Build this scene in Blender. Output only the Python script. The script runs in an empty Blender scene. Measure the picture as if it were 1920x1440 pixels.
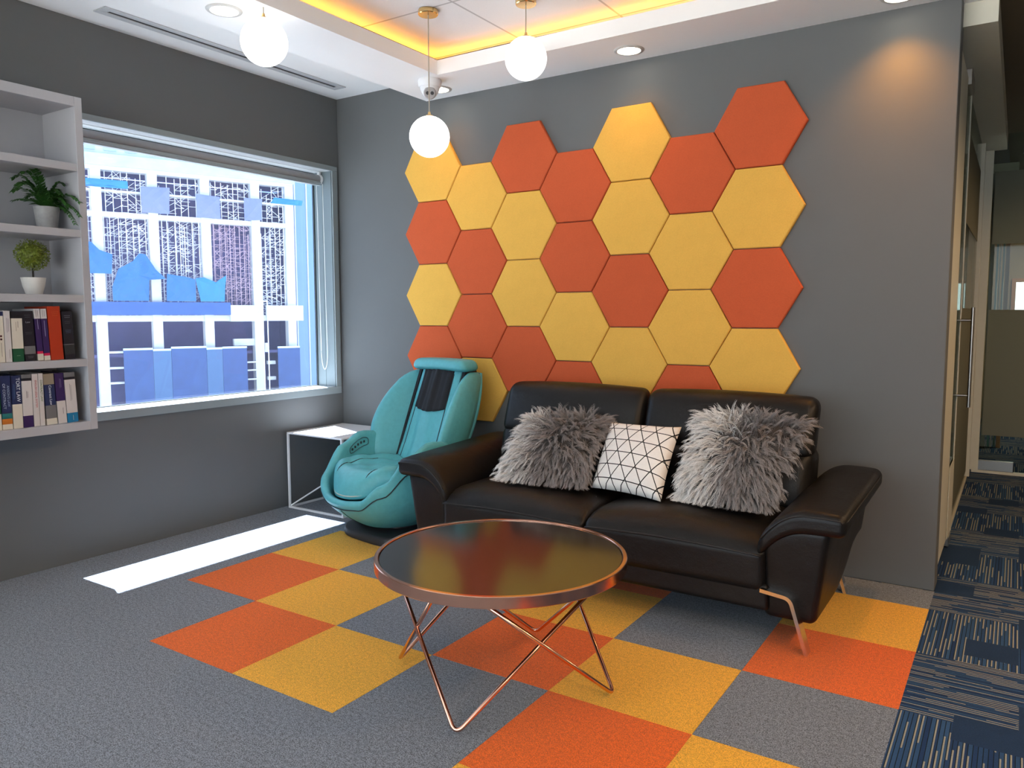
import bpy, bmesh, math, random
from mathutils import Vector, Matrix, Euler
random.seed(7)
PI = math.pi
C = bpy.context.scene.collection
SC = bpy.context.scene

# ------------------------------------------------------------------ camera
cam_d = bpy.data.cameras.new('camera'); cam = bpy.data.objects.new('camera', cam_d); C.objects.link(cam)
cam_d.sensor_fit = 'HORIZONTAL'; cam_d.sensor_width = 36.0; cam_d.lens = 1446.41 * 36 / 1920
cam_d.clip_start = 0.05; cam_d.clip_end = 500
YAW, PITCH, ROLL = -0.5798, -0.0899, -0.0023
fw = Vector((math.sin(YAW)*math.cos(PITCH), math.cos(YAW)*math.cos(PITCH), math.sin(PITCH)))
r0 = Vector((math.cos(YAW), -math.sin(YAW), 0)); u0 = r0.cross(fw)
rt = r0*math.cos(ROLL) + u0*math.sin(ROLL); up = -r0*math.sin(ROLL) + u0*math.cos(ROLL)
M = Matrix((rt, up, -fw)).transposed().to_4x4(); M.translation = Vector((0.2811, -3.8973, 1.2576))
cam.matrix_world = M
SC.camera = cam

# ------------------------------------------------------------------ world, sun, exposure
SC.view_settings.view_transform = 'Standard'; SC.view_settings.look = 'None'
SC.view_settings.gamma = 1.0; SC.view_settings.use_curve_mapping = False
SC.view_settings.exposure = 0.92
w = bpy.data.worlds.new('sky'); SC.world = w; w.use_nodes = True
bg = w.node_tree.nodes['Background']; bg.inputs[0].default_value = (0.78, 0.90, 1.0, 1); bg.inputs[1].default_value = 2.3
SC.cycles.max_bounces = 10; SC.cycles.diffuse_bounces = 5; SC.cycles.transparent_max_bounces = 16
SC.cycles.caustics_reflective = False; SC.cycles.caustics_refractive = False
SC.cycles.sample_clamp_indirect = 6.0

sd = bpy.data.lights.new('sun', 'SUN'); sun = bpy.data.objects.new('sun', sd); C.objects.link(sun)
sd.energy = 92.0; sd.angle = 0.009; sd.color = (1.0, 0.96, 0.9)
sun.location = (-9, 2, 25)
sun.rotation_euler = Vector((0.36, -0.135, -1)).to_track_quat('-Z', 'Y').to_euler()

def area_portal(name, loc, rot, sx, sy):
    d = bpy.data.lights.new(name, 'AREA'); d.shape = 'RECTANGLE'; d.size = sx; d.size_y = sy
    d.cycles.is_portal = True
    o = bpy.data.objects.new(name, d); C.objects.link(o); o.location = loc; o.rotation_euler = rot
    return o

# ------------------------------------------------------------------ material helpers
def s2l(c):
    return tuple((x/12.92 if x <= 0.04045 else ((x+0.055)/1.055)**2.4) for x in c)
def rgb(r, g, b): return s2l((r/255, g/255, b/255)) + (1,)

class NT:
    def __init__(s, name):
        s.m = bpy.data.materials.new(name); s.m.use_nodes = True
        s.t = s.m.node_tree; s.n = s.t.nodes; s.l = s.t.links
        s.b = s.n['Principled BSDF']
    def add(s, typ, **kw):
        n = s.n.new(typ)
        for k, v in kw.items(): setattr(n, k, v)
        return n
    def val(s, x, sock):
        if isinstance(x, (int, float)): sock.default_value = x
        elif isinstance(x, tuple): sock.default_value = x
        else: s.l.new(x, sock)
    def math(s, op, a, b=0.0, c=0.0):
        n = s.add('ShaderNodeMath', operation=op)
        s.val(a, n.inputs[0]); s.val(b, n.inputs[1]); s.val(c, n.inputs[2]); return n.outputs[0]
    def mix(s, f, a, b, blend='MIX'):
        n = s.add('ShaderNodeMix', data_type='RGBA', blend_type=blend)
        s.val(f, n.inputs[0]); s.val(a, n.inputs[6]); s.val(b, n.inputs[7]); return n.outputs[2]
    def obj(s): return s.add('ShaderNodeTexCoord').outputs['Object']
    def uv(s): return s.add('ShaderNodeTexCoord').outputs['UV']
    def noise(s, scale, detail=3, rough=0.6, vec=None):
        n = s.add('ShaderNodeTexNoise'); n.inputs['Scale'].default_value = scale
        n.inputs['Detail'].default_value = detail; n.inputs['Roughness'].default_value = rough
        s.l.new(vec if vec is not None else s.obj(), n.inputs['Vector']); return n.outputs['Fac']
    def ramp(s, f, stops):
        n = s.add('ShaderNodeValToRGB'); s.l.new(f, n.inputs[0]); e = n.color_ramp.elements
        while len(e) < len(stops): e.new(0.5)
        for i, (p, c) in enumerate(stops): e[i].position = p; e[i].color = c
        return n.outputs[0]
    def bump(s, h, strength=0.3, dist=0.01):
        n = s.add('ShaderNodeBump'); n.inputs['Strength'].default_value = strength; n.inputs['Distance'].default_value = dist
        s.l.new(h, n.inputs['Height']); s.l.new(n.outputs[0], s.b.inputs['Normal'])
    def col(s, c): s.val(c, s.b.inputs['Base Color'])
    def set(s, **kw):
        for k, v in kw.items(): s.b.inputs[k.replace('_', ' ')].default_value = v
        return s

def sc(c, k): return (c[0]*k, c[1]*k, c[2]*k, 1)

def simple(name, c, rough=0.5, metal=0.0, var=0.06, scale=30, bump=0.0, **kw):
    t = NT(name); f = t.noise(scale)
    t.col(t.mix(f, sc(c, 1-var), sc(c, 1+var)))
    t.set(Roughness=rough, Metallic=metal, **kw)
    if bump: t.bump(t.noise(scale*6, 4), bump, 0.003)
    return t.m

def emit(name, c, strength):
    t = NT(name); t.set(Base_Color=(0.8, 0.8, 0.8, 1), Emission_Color=c, Emission_Strength=strength); return t.m

def carpet(name, c, contrast=0.55):
    t = NT(name)
    o = t.obj()
    a = t.noise(250, 2, 0.75, o); b = t.noise(75, 3, 0.6, o); d = t.noise(3.0, 3, 0.6, o)
    f = t.math('ADD', t.math('MULTIPLY', a, 0.75), t.math('MULTIPLY', b, 0.25))
    f = t.math('ADD', t.math('MULTIPLY', t.math('SUBTRACT', f, 0.5), 5.2), 0.5)
    cc = t.mix(f, sc(c, 1-contrast), sc(c, 1+contrast))
    cc = t.mix(t.math('MULTIPLY', d, 0.22), cc, sc(c, 0.75))
    t.col(cc); t.set(Roughness=0.95, Specular_IOR_Level=0.1)
    t.b.inputs['Sheen Weight'].default_value = 0.15
    t.bump(a, 0.5, 0.006)
    return t.m

def leather(name, c, rough=0.42, b=0.18, spec=0.3):
    t = NT(name); o = t.obj()
    v = t.add('ShaderNodeTexVoronoi'); v.inputs['Scale'].default_value = 260; t.l.new(o, v.inputs['Vector'])
    n = t.noise(7, 4, 0.6, o); n2 = t.noise(40, 3, .6, o)
    t.col(t.mix(n2, sc(c, 0.85), sc(c, 1.15)))
    h = t.math('ADD', t.math('MULTIPLY', v.outputs['Distance'], 0.12), t.math('MULTIPLY', n, 2.2))
    t.bump(h, b, 0.012); t.set(Roughness=rough, Specular_IOR_Level=spec)
    return t.m

M_WALL = simple('grey_wall_paint', rgb(97, 99, 99), 0.75, var=0.03, scale=6, bump=0.05)
M_CEIL = simple('white_ceiling_paint', (0.90, 0.90, 0.89, 1), 0.55, var=0.01, scale=5)
def ceiling_tile():
    t = NT('ceiling_tile'); o = t.obj()
    sx = t.add('ShaderNodeSeparateXYZ'); t.l.new(o, sx.inputs[0])
    def line(v, off):
        f = t.math('FRACT', t.math('DIVIDE', t.math('ADD', v, off), 0.6))
        return t.math('LESS_THAN', t.math('MINIMUM', f, t.math('SUBTRACT', 1.0, f)), 0.010)
    ln = t.math('MAXIMUM', line(sx.outputs[0], 2.0725+0.6*5), line(sx.outputs[1], 0.82+0.6*20))
    n = t.noise(140, 3, 0.7, o)
    base = t.mix(n, (0.66, 0.66, 0.66, 1), (0.76, 0.76, 0.76, 1))
    t.col(t.mix(ln, base, (0.42, 0.42, 0.42, 1))); t.set(Roughness=0.8); t.bump(n, 0.2, 0.004)
    return t.m
M_TILEC = ceiling_tile()
M_TRIM = simple('window_trim_paint', rgb(138, 148, 150), 0.5, var=0.02)
M_SILL = simple('white_gloss_lining', (0.74, 0.76, 0.76, 1), 0.3, var=0.02)
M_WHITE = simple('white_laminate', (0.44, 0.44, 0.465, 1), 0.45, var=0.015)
M_METALW = simple('white_powder_coat', (0.80, 0.80, 0.81, 1), 0.35, var=0.01)
M_GREYC = carpet('grey_carpet', (0.176, 0.202, 0.246, 1), 0.74)
M_ORC = carpet('orange_carpet', (0.78, 0.133, 0.006, 1), 0.34)
M_YEC = carpet('yellow_carpet', (0.85, 0.43, 0.034, 1), 0.34)
M_BLACKL = leather('black_leather', (0.0065, 0.0058, 0.0056, 1), 0.42)
M_BLUEL = leather('turquoise_leather', (0.10, 0.40, 0.445, 1), 0.38, 0.12)
M_SEAM = simple('dark_piping', (0.012, 0.02, 0.025, 1), 0.6)
M_BSEAM = simple('black_piping', (0.006, 0.006, 0.006, 1), 0.5)
M_BLACKF = simple('black_fabric', (0.008, 0.009, 0.013, 1), 0.85, var=0.3, scale=12, bump=0.3)
M_BLACKP = simple('black_plastic', (0.014, 0.014, 0.017, 1), 0.45, var=0.1)
M_COPPER = simple('rose_gold_metal', (0.86, 0.47, 0.34, 1), 0.16, 1.0, var=0.02)
M_CHROME = simple('brushed_chrome', (0.78, 0.74, 0.70, 1), 0.22, 1.0, var=0.04)
M_STEEL = simple('brushed_steel', (0.45, 0.43, 0.40, 1), 0.3, 1.0)
M_STEELW = simple('satin_ring', (0.55, 0.54, 0.52, 1), 0.4)
M_BRASS = simple('brass', (0.85, 0.58, 0.25, 1), 0.2, 1.0, var=0.03)
def felt(name, c):
    t = NT(name); o = t.obj()
    n = t.noise(160, 3, 0.7, o); m = t.noise(18, 3, .6, o)
    t.col(t.mix(t.math('ADD', t.math('MULTIPLY', n, .7), t.math('MULTIPLY', m, .3)), sc(c, 0.82), sc(c, 1.18)))
    t.set(Roughness=0.95, Specular_IOR_Level=0.1); t.bump(n, 0.15, 0.003); return t.m
M_FELTY = felt('yellow_felt', (0.76, 0.43, 0.085, 1))
M_FELTO = felt('orange_felt', (0.56, 0.105, 0.040, 1))
def tabletop():
    t = NT('dark_glass_top'); t.col((0.012, 0.011, 0.011, 1)); t.set(Roughness=0.13, IOR=2.1, Specular_IOR_Level=0.5); return t.m
M_TOP = tabletop()
def clear_glass(name, tint, fac, haze=0.0, hazec=(0.7, 0.8, 1, 1)):
    t = NT(name); n, l = t.n, t.l
    out = n['Material Output']; tr = n.new('ShaderNodeBsdfTransparent'); tr.inputs[0].default_value = tint
    gl = n.new('ShaderNodeBsdfGlossy'); gl.inputs['Roughness'].default_value = 0.02
    lw = n.new('ShaderNodeLayerWeight'); lw.inputs[0].default_value = 0.25
    mx = n.new('ShaderNodeMixShader'); l.new(t.math('ADD', t.math('MULTIPLY', lw.outputs['Fresnel'], fac), 0.008), mx.inputs[0])
    l.new(tr.outputs[0], mx.inputs[1]); l.new(gl.outputs[0], mx.inputs[2])
    last = mx
    if haze:
        di = n.new('ShaderNodeBsdfTranslucent'); di.inputs[0].default_value = hazec
        m2 = n.new('ShaderNodeMixShader'); m2.inputs[0].default_value = haze
        l.new(mx.outputs[0], m2.inputs[1]); l.new(di.outputs[0], m2.inputs[2]); last = m2
    l.new(last.outputs[0], out.inputs['Surface']); t.n.remove(t.b)
    return t.m
M_WGLASS = clear_glass('window_glass', (0.58, 0.63, 0.70, 1), 0.35, 0.005, (0.6, 0.68, 0.95, 1))  # haze puts a pale blue veil of glare into the glass
M_GLASS = clear_glass('partition_glass', (0.80, 0.84, 0.80, 1), 0.5)
def frosted():
    t = NT('frosted_film'); n, l = t.n, t.l
    out = n['Material Output']; tr = n.new('ShaderNodeBsdfTranslucent'); tr.inputs[0].default_value = (0.5, 0.53, 0.46, 1)
    di = n.new('ShaderNodeBsdfDiffuse'); di.inputs[0].default_value = (0.30, 0.31, 0.26, 1)
    mx = n.new('ShaderNodeMixShader'); mx.inputs[0].default_value = 0.5
    l.new(tr.outputs[0], mx.inputs[1]); l.new(di.outputs[0], mx.inputs[2]); l.new(mx.outputs[0], out.inputs['Surface']); n.remove(t.b)
    return t.m
M_FROST = frosted()

# ------------------------------------------------------------------ mesh helpers
class MB:
    """collects shapes into one mesh"""
    def __init__(s): s.v = []; s.f = []; s.mi = []; s.uv = {}
    def raw(s, vs, fs, mi=0):
        o = len(s.v); s.v += [tuple(p) for p in vs]
        for f in fs: s.f.append(tuple(i+o for i in f)); s.mi.append(mi)
        return s
    def box(s, a, b, mi=0):
        (x0, y0, z0), (x1, y1, z1) = a, b
        x0, x1 = min(x0, x1), max(x0, x1); y0, y1 = min(y0, y1), max(y0, y1); z0, z1 = min(z0, z1), max(z0, z1)
        vs = [(x0,y0,z0),(x1,y0,z0),(x1,y1,z0),(x0,y1,z0),(x0,y0,z1),(x1,y0,z1),(x1,y1,z1),(x0,y1,z1)]
        return s.raw(vs, [(0,3,2,1),(4,5,6,7),(0,1,5,4),(1,2,6,5),(2,3,7,6),(3,0,4,7)], mi)
    def tube(s, pts, r, seg=8, mi=0, closed=False, cap=True, rx=None):
        pts = [Vector(p) for p in pts]; n = len(pts); rings = []
        prev = None
        for i, p in enumerate(pts):
            if closed: d = pts[(i+1) % n] - pts[i-1]
            elif i == 0: d = pts[1]-p
            elif i == n-1: d = p-pts[-2]
            else: d = (pts[i+1]-p).normalized() + (p-pts[i-1]).normalized()
            d.normalize()
            if prev is None:
                a = Vector((0,0,1)) if abs(d.z) < 0.9 else Vector((1,0,0))
                e1 = d.cross(a).normalized()
            else:
                e1 = (prev - d*prev.dot(d)).normalized()
            prev = e1; e2 = d.cross(e1)
            rr = r[i] if isinstance(r, (list, tuple)) else r
            rings.append([p + e1*math.cos(2*PI*k/seg)*rr + e2*math.sin(2*PI*k/seg)*rr for k in range(seg)])
        vs = [v for ring in rings for v in ring]; fs = []
        m = n if closed else n-1
        for i in range(m):
            j = (i+1) % n
            for k in range(seg):
                k2 = (k+1) % seg; fs.append((i*seg+k, i*seg+k2, j*seg+k2, j*seg+k))
        if cap and not closed:
            fs.append(tuple(range(seg))[::-1]); fs.append(tuple((n-1)*seg+k for k in range(seg)))
        return s.raw(vs, fs, mi)
    def lathe(s, prof, c=(0,0,0), seg=32, mi=0, capb=False, capt=False):
        vs = []; fs = []
        for (r, z) in prof:
            for k in range(seg):
                a = 2*PI*k/seg; vs.append((c[0]+r*math.cos(a), c[1]+r*math.sin(a), c[2]+z))
        for i in range(len(prof)-1):
            for k in range(seg):
                k2 = (k+1) % seg; fs.append((i*seg+k, i*seg+k2, (i+1)*seg+k2, (i+1)*seg+k))
        if capb: fs.append(tuple(range(seg))[::-1])
        if capt: fs.append(tuple((len(prof)-1)*seg+k for k in range(seg)))
        return s.raw(vs, fs, mi)
    def prism(s, poly, axis, a, b, mi=0):
        """extrude a 2-D polygon along an axis; poly coords fill the other two axes in xyz order"""
        def P(q, h):
            return {'x': (h, q[0], q[1]), 'y': (q[0], h, q[1]), 'z': (q[0], q[1], h)}[axis]
        n = len(poly); vs = [P(q, a) for q in poly] + [P(q, b) for q in poly]
        fs = [tuple(range(n)), tuple(range(2*n-1, n-1, -1))]
        for i in range(n): fs.append((i, n+i, n+(i+1) % n, (i+1) % n))
        return s.raw(vs, fs, mi)
    def grid(s, fn, nu, nv, mi=0, closeu=False, flip=False):
        vs = [fn(i/(nu if closeu else nu-1), j/(nv-1)) for j in range(nv) for i in range(nu)]; fs = []
        for j in range(nv-1):
            for i in range(nu if closeu else nu-1):
                i2 = (i+1) % nu; f = (j*nu+i, j*nu+i2, (j+1)*nu+i2, (j+1)*nu+i); fs.append(f[::-1] if flip else f)
        return s.raw(vs, fs, mi)
    def rbox(s, c, size, r, n=7, deform=None, mi=0):
        """rounded box with n x n quads per side"""
        hx, hy, hz = size[0]/2, size[1]/2, size[2]/2; r = min(r, hx, hy, hz)
        def ax(h):
            core = h - r; out = []
            k = 3
            for i in range(k): out.append(-h + r*(i/k))
            for i in range(n+1): out.append(-core + 2*core*i/n)
            for i in range(1, k+1): out.append(core + r*(i/k))
            return out
        A = [ax(hx), ax(hy), ax(hz)]; H = (hx, hy, hz); idx = {}; vs = []; fs = []
        def put(p):
            key = tuple(round(q, 6) for q in p)
            if key not in idx: idx[key] = len(vs); vs.append(key)
            return idx[key]
        for a in range(3):
            b, d = (a+1) % 3, (a+2) % 3
            for sg in (-1, 1):
                for i in range(len(A[b])-1):
                    for j in range(len(A[d])-1):
                        q = []
                        for (ii, jj) in ((i, j), (i+1, j), (i+1, j+1), (i, j+1)):
                            p = [0, 0, 0]; p[a] = sg*H[a]; p[b] = A[b][ii]; p[d] = A[d][jj]; q.append(put(p))
                        fs.append(tuple(q) if sg > 0 else tuple(q[::-1]))
        out = []
        for p in vs:
            cc = Vector([max(-(H[k]-r), min(H[k]-r, p[k])) for k in range(3)]); d = Vector(p)-cc
            if d.length > 1e-9:
                d = d.normalized()*r
            q = cc + d
            if deform: q = Vector(deform(q.x, q.y, q.z))
            out.append((q.x+c[0], q.y+c[1], q.z+c[2]))
        return s.raw(out, fs, mi)
    def build(s, name, mats, parent=None, smooth=None, bevel=0, bseg=2, sub=0, loc=None, rot=None, solid=0):
        me = bpy.data.meshes.new(name); me.from_pydata(s.v, [], s.f)
        if not isinstance(mats, (list, tuple)): mats = [mats]
        for m in mats: me.materials.append(m)
        for p, i in zip(me.polygons, s.mi): p.material_index = i
        me.validate()
        bm = bmesh.new(); bm.from_mesh(me); bmesh.ops.recalc_face_normals(bm, faces=bm.faces); bm.to_mesh(me); bm.free()
        if smooth == 'all': 
            for p in me.polygons: p.use_smooth = True
        elif smooth: 
            for p in me.polygons: p.use_smooth = True
            me.set_sharp_from_angle(angle=smooth)
        o = bpy.data.objects.new(name, me); C.objects.link(o)
        if loc is not None: o.location = loc
        if rot is not None: o.rotation_euler = rot
        if parent is not None: o.parent = parent
        if solid:
            q = o.modifiers.new('thickness', 'SOLIDIFY'); q.thickness = solid; q.offset = 0
        if bevel:
            q = o.modifiers.new('edges', 'BEVEL'); q.width = bevel; q.segments = bseg; q.limit_method = 'ANGLE'; q.angle_limit = 0.6
            q.harden_normals = False
        if sub:
            q = o.modifiers.new('smooth', 'SUBSURF'); q.levels = sub; q.render_levels = sub
        return o

def tag(o, label=None, cat=None, group=None, kind=None):
    for k, v in (('label', label), ('category', cat), ('group', group), ('kind', kind)):
        if v: o[k] = v
    return o
def thing(name, label, cat, loc=(0, 0, 0), rz=0.0, group=None):
    o = bpy.data.objects.new(name, None); C.objects.link(o); o.empty_display_size = 0.1
    o.location = loc; o.rotation_euler = (0, 0, rz); return tag(o, label, cat, group)
def struct(o): o['kind'] = 'structure'; return o
def text(name, body, size, m, parent, loc, rot, align='CENTER', extr=0.0004, xs=1.0):
    cu = bpy.data.curves.new(name, 'FONT'); cu.body = body; cu.size = size; cu.extrude = extr
    cu.align_x = align; cu.align_y = 'CENTER'; cu.materials.append(m)
    tmp = bpy.data.objects.new('tmp', cu); C.objects.link(tmp); bpy.context.view_layer.update()
    me = bpy.data.meshes.new_from_object(tmp.evaluated_get(bpy.context.evaluated_depsgraph_get())); me.name = name
    bpy.data.objects.remove(tmp); bpy.data.curves.remove(cu)
    o = bpy.data.objects.new(name, me); C.objects.link(o); o.location = loc; o.rotation_euler = rot; o.scale = (xs, 1, 1)
    if parent is not None: o.parent = parent
    return o
def arc(c, r, a0, a1, n, z=None, plane='xy'):
    out = []
    for i in range(n+1):
        a = a0+(a1-a0)*i/n; x, y = c[0]+r*math.cos(a), c[1]+r*math.sin(a); out.append((x, y))
    return out
def fillet(pts, r, n=6):
    """rounds the inner corners of a 3-D polyline"""
    pts = [Vector(p) for p in pts]; out = [pts[0]]
    for i in range(1, len(pts)-1):
        a, b, c = pts[i-1], pts[i], pts[i+1]; d1 = (a-b); d2 = (c-b)
        k = min(r, d1.length*0.45, d2.length*0.45); p, q = b+d1.normalized()*k, b+d2.normalized()*k
        for j in range(n+1):
            t = j/n; out.append(p*(1-t)**2 + b*2*t*(1-t) + q*t*t)
    out.append(pts[-1]); return out

XL = -3.706          # window wall plane
XE = 0.018           # free end of the hexagon wall
ZC, ZS, ZT = 2.727, 2.598, 2.757   # ceiling by the window, soffit, tile ceiling

# ------------------------------------------------------------------ floor
TX0, TY0 = 0.019, -0.25
fl = MB(); O_, Y_, G_ = 1, 2, 0
tiles = {(0,0):O_,(0,1):Y_,(1,0):Y_,(1,-1):O_,(2,-1):Y_,(2,1):O_,(3,0):O_,(3,1):Y_,(4,-1):O_,(4,0):Y_,(5,1):O_,(5,-1):Y_,(5,2):Y_,(4,-2):Y_,(3,2):O_,(1,2):O_,(5,-2):O_}
xs = [XL-0.03] + [TX0+0.5*(i-6) for i in range(-1, 7)]; ys = [-7.5] + [TY0+0.5*(j-3) for j in range(-8, 4)] + [0.0]
for a in range(len(xs)-1):
    for b in range(len(ys)-1):
        i, j = a-2, b-9
        fl.box((xs[a], ys[b], -0.08), (xs[a+1]-(0 if a == len(xs)-2 else 0.0012), ys[b+1]-0.0012, 0), tiles.get((i, j), G_))
struct(fl.build('floor', [M_GREYC, M_ORC, M_YEC]))

def striped_carpet():
    t = NT('blue_striped_carpet'); o = t.obj(); sx = t.add('ShaderNodeSeparateXYZ'); t.l.new(o, sx.inputs[0])
    X, Y = sx.outputs[0], sx.outputs[1]
    row = t.math('FLOOR', t.math('DIVIDE', t.math('ADD', Y, 10.25), 0.5))
    odd = t.math('MODULO', row, 2.0)
    def sel(p, q): return t.math('ADD', t.math('MULTIPLY', p, odd), t.math('MULTIPLY', q, t.math('SUBTRACT', 1.0, odd)))
    a, b = sel(X, Y), sel(Y, X)
    def wn(x, y, z=0.0):
        cv = t.add('ShaderNodeCombineXYZ'); t.val(x, cv.inputs[0]); t.val(y, cv.inputs[1]); t.val(z, cv.inputs[2])
        n = t.add('ShaderNodeTexWhiteNoise', noise_dimensions='3D'); t.l.new(cv.outputs[0], n.inputs['Vector']); return n.outputs['Value']
    k = t.math('FLOOR', t.math('DIVIDE', a, 0.0128)); fr = t.math('FRACT', t.math('DIVIDE', a, 0.0128))
    r1 = wn(k, row, 3.0)
    seg = t.math('FLOOR', t.math('ADD', t.math('DIVIDE', b, 0.17), t.math('MULTIPLY', r1, 7.0)))
    r2 = wn(k, seg, 1.0)
    on = t.math('LESS_THAN', fr, 0.34); dark = t.math('GREATER_THAN', fr, 0.82)
    cream = t.math('MULTIPLY', on, t.math('GREATER_THAN', r2, 0.44))
    bx = t.math('FLOOR', t.math('DIVIDE', X, 0.17)); by = t.math('FLOOR', t.math('DIVIDE', Y, 0.17))
    blk = t.math('GREATER_THAN', wn(bx, by, 5.0), 0.84)
    n = t.noise(230, 2, .7, o)
    base = t.mix(r1, (0.022, 0.052, 0.15, 1), (0.048, 0.12, 0.26, 1))
    c = t.mix(dark, base, (0.010, 0.016, 0.026, 1))
    c = t.mix(cream, c, (0.42, 0.42, 0.36, 1))
    c = t.mix(blk, c, (0.026, 0.055, 0.125, 1))
    c = t.mix(t.math('MULTIPLY', n, 0.55), c, sc((0.01, 0.02, 0.03, 1), 1))
    t.col(c); t.set(Roughness=0.95, Specular_IOR_Level=0.1); t.bump(n, 0.5, 0.005); return t.m
M_STRIPE = striped_carpet()
struct(MB().box((TX0, -7.5, -0.08), (2.6, 9.0, 0.0)).box((-3.8, 0.0, -0.08), (TX0-0.0005, 9.0, -0.0005)).build('floor_corridor', M_STRIPE))

# ------------------------------------------------------------------ walls
WY0, WY1, WZ0, WZ1 = -2.45, -0.066, 0.757, 2.238    # window opening
XO = -3.885
wl = MB()
wl.box((XO, -4.6, -0.08), (XL, WY0, 2.95)).box((XO, -7.5, -0.08), (XL, -7.3, 2.95)).box((XO, -7.3, -0.08), (XL, -4.6, 0.3)).box((XO, -7.3, 2.45), (XL, -4.6, 2.95)).box((XO, WY1, -0.08), (XL, 0.15, 2.95)).box((XO, WY0, -0.08), (XL, WY1, WZ0-0.012)).box((XO, WY0, WZ1+0.012), (XL, WY1, 2.95))  # the opening behind the camera is added to let in more daylight
struct(wl.build('wall_left', M_WALL))
struct(MB().box((XL, 0, -0.0), (XE, 0.14, 2.95)).build('wall_back', M_WALL, bevel=0.004))
wr = MB()
for a, b in (((-3.9, -7.62, -0.08), (2.7, -7.5, 0.15)), ((-3.9, -7.62, 2.55), (2.7, -7.5, 2.95)), ((-3.9, -7.62, 0.15), (-3.5, -7.5, 2.55)), ((-0.55, -7.62, 0.15), (-0.45, -7.5, 2.55)), ((2.5, -7.62, 0.15), (2.7, -7.5, 2.55))): wr.box(a, b)
struct(wr.build('wall_rear', M_WALL))  # full-height rear openings, out of view, added to brighten the room
struct(MB().box((2.6, -7.5, -0.08), (2.72, 9.0, 2.95)).build('wall_right', M_WALL))
struct(MB().box((XE, -7.5, 2.95), (2.6, 9.0, 3.0)).box((XO, -7.62, 2.95), (XE, 0.14, 3.0)).build('ceiling_slab', M_CEIL))

# window lining, trim, glass
win = struct(thing('window_1', None, None))
ln = MB()
ln.box((XO, WY0, WZ0-0.012), (XL+0.001, WY1, WZ0)); ln.build('window_sill', M_SILL, win, bevel=0.002)
h = MB(); h.box((XO, WY0, WZ1+0.004), (XL+0.001, WY1, WZ1+0.012))
for a, b in ((XO, -3.855), (-3.845, -3.793), (-3.783, XL+0.001)): h.box((a, WY0, WZ1), (b, WY1, WZ1+0.004))
h.build('head_lining', M_SILL, win)
j = MB(); j.box((XO, WY1-0.004, WZ0), (-3.795, WY1, WZ1)).box((-3.789, WY1-0.004, WZ0), (XL, WY1, WZ1)).box((-3.795, WY1-0.0015, WZ0), (-3.789, WY1, WZ1)).box((XO, WY0, WZ0), (XL, WY0+0.004, WZ1))
j.build('jamb_lining', simple('jamb_paint', rgb(120, 132, 136), 0.45, var=.02), win)
tr = MB(); T0, T1 = 0.045, 0.012
tr.box((XL, WY0-T0, WZ1), (XL+T1, WY1+T0, WZ1+0.032)).box((XL, WY0-T0, WZ0-0.048), (XL+T1, WY1+T0, WZ0-0.001))
tr.box((XL, WY1, WZ0-0.001), (XL+T1, WY1+T0, WZ1)).box((XL, WY0-T0, WZ0-0.001), (XL+T1, WY0, WZ1))
tr.build('window_trim', M_TRIM, win, bevel=0.002)
fr = MB(); g = 0.02
fr.box((-3.884, WY0, WZ0), (-3.870, WY0+g, WZ1)).box((-3.884, WY1-0.012, WZ0), (-3.870, WY1-0.004, WZ1)).box((-3.884, WY0, WZ0), (-3.870, WY1, WZ0+0.006)).box((-3.884, WY0, WZ1-g), (-3.870, WY1, WZ1))
fr.build('glazing_bead', simple('dark_gasket', (0.03, 0.04, 0.045, 1), 0.5), win)
MB().box((-3.880, WY0, WZ0), (-3.876, WY1-0.004, WZ1)).build('pane', M_WGLASS, win)
area_portal('window_portal', (-3.92, (WY0+WY1)/2, (WZ0+WZ1)/2), (0, -PI/2, 0), WZ1-WZ0, WY1-WY0)
for cx, wdt in ((-2.025, 2.95), (1.025, 2.95)):
    area_portal('rear_portal', (cx, -7.66, 1.35), (PI/2, 0, PI), wdt, 2.4)
area_portal('side_portal', (-3.92, -5.95, 1.375), (0, -PI/2, 0), 2.15, 2.7)

# roller blind
rb = thing('roller_blind', 'rolled-up grey roller blind across the top of the window', 'blind', (-3.80, -1.2, 2.186))
MB().tube([(0, -1.2, 0), (0, 1.10, 0)], 0.030, 24).build('roll', simple('grey_blind_cloth', rgb(150, 150, 152), 0.8, var=.04), rb, smooth=0.8)
MB().box((0.027, -1.2, -0.036), (0.034, 1.10, -0.020)).box((-.004, -1.2, -.045), (.030, 1.10, -.030)).build('hem_bar', simple('blind_hem', rgb(150, 158, 160), 0.4), rb, bevel=0.002)
MB().tube([(0, 1.10, 0), (0, 1.118, 0)], 0.034, 24).box((-.012, 1.106, .02), (.012, 1.118, .05)).build('end_bracket', M_METALW, rb, smooth=0.6)
ch = [(-0.028, 1.113, -0.02)]
z0, z1 = -0.03, -1.30
ch += [(-0.028+0.006*t, 1.116, z0+(z1+0.12-z0)*t) for t in (0.2, 0.4, 0.6, 0.8, 1.0)]
ch += [(0.008+0.034*math.cos(a), 1.116, z1+0.09-0.11*math.sin(a)) for a in [PI*(1-k/8)*1.0 for k in range(1, 8)]]
ch = ch[:6] + [(0.009-0.031*math.cos(PI*k/10), 1.116, z1+0.12-0.13*math.sin(PI*k/10)) for k in range(0, 11)] + [(0.040-0.010*t, 1.114, z1+0.12+(z0-z1-0.12)*t) for t in (0.2, 0.4, 0.6, 0.8, 1.0)]
MB().tube(ch, 0.0028, 6).build('pull_chain', simple('white_bead_chain', (0.85, 0.88, 0.86, 1), 0.4), rb, smooth='all')

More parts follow.
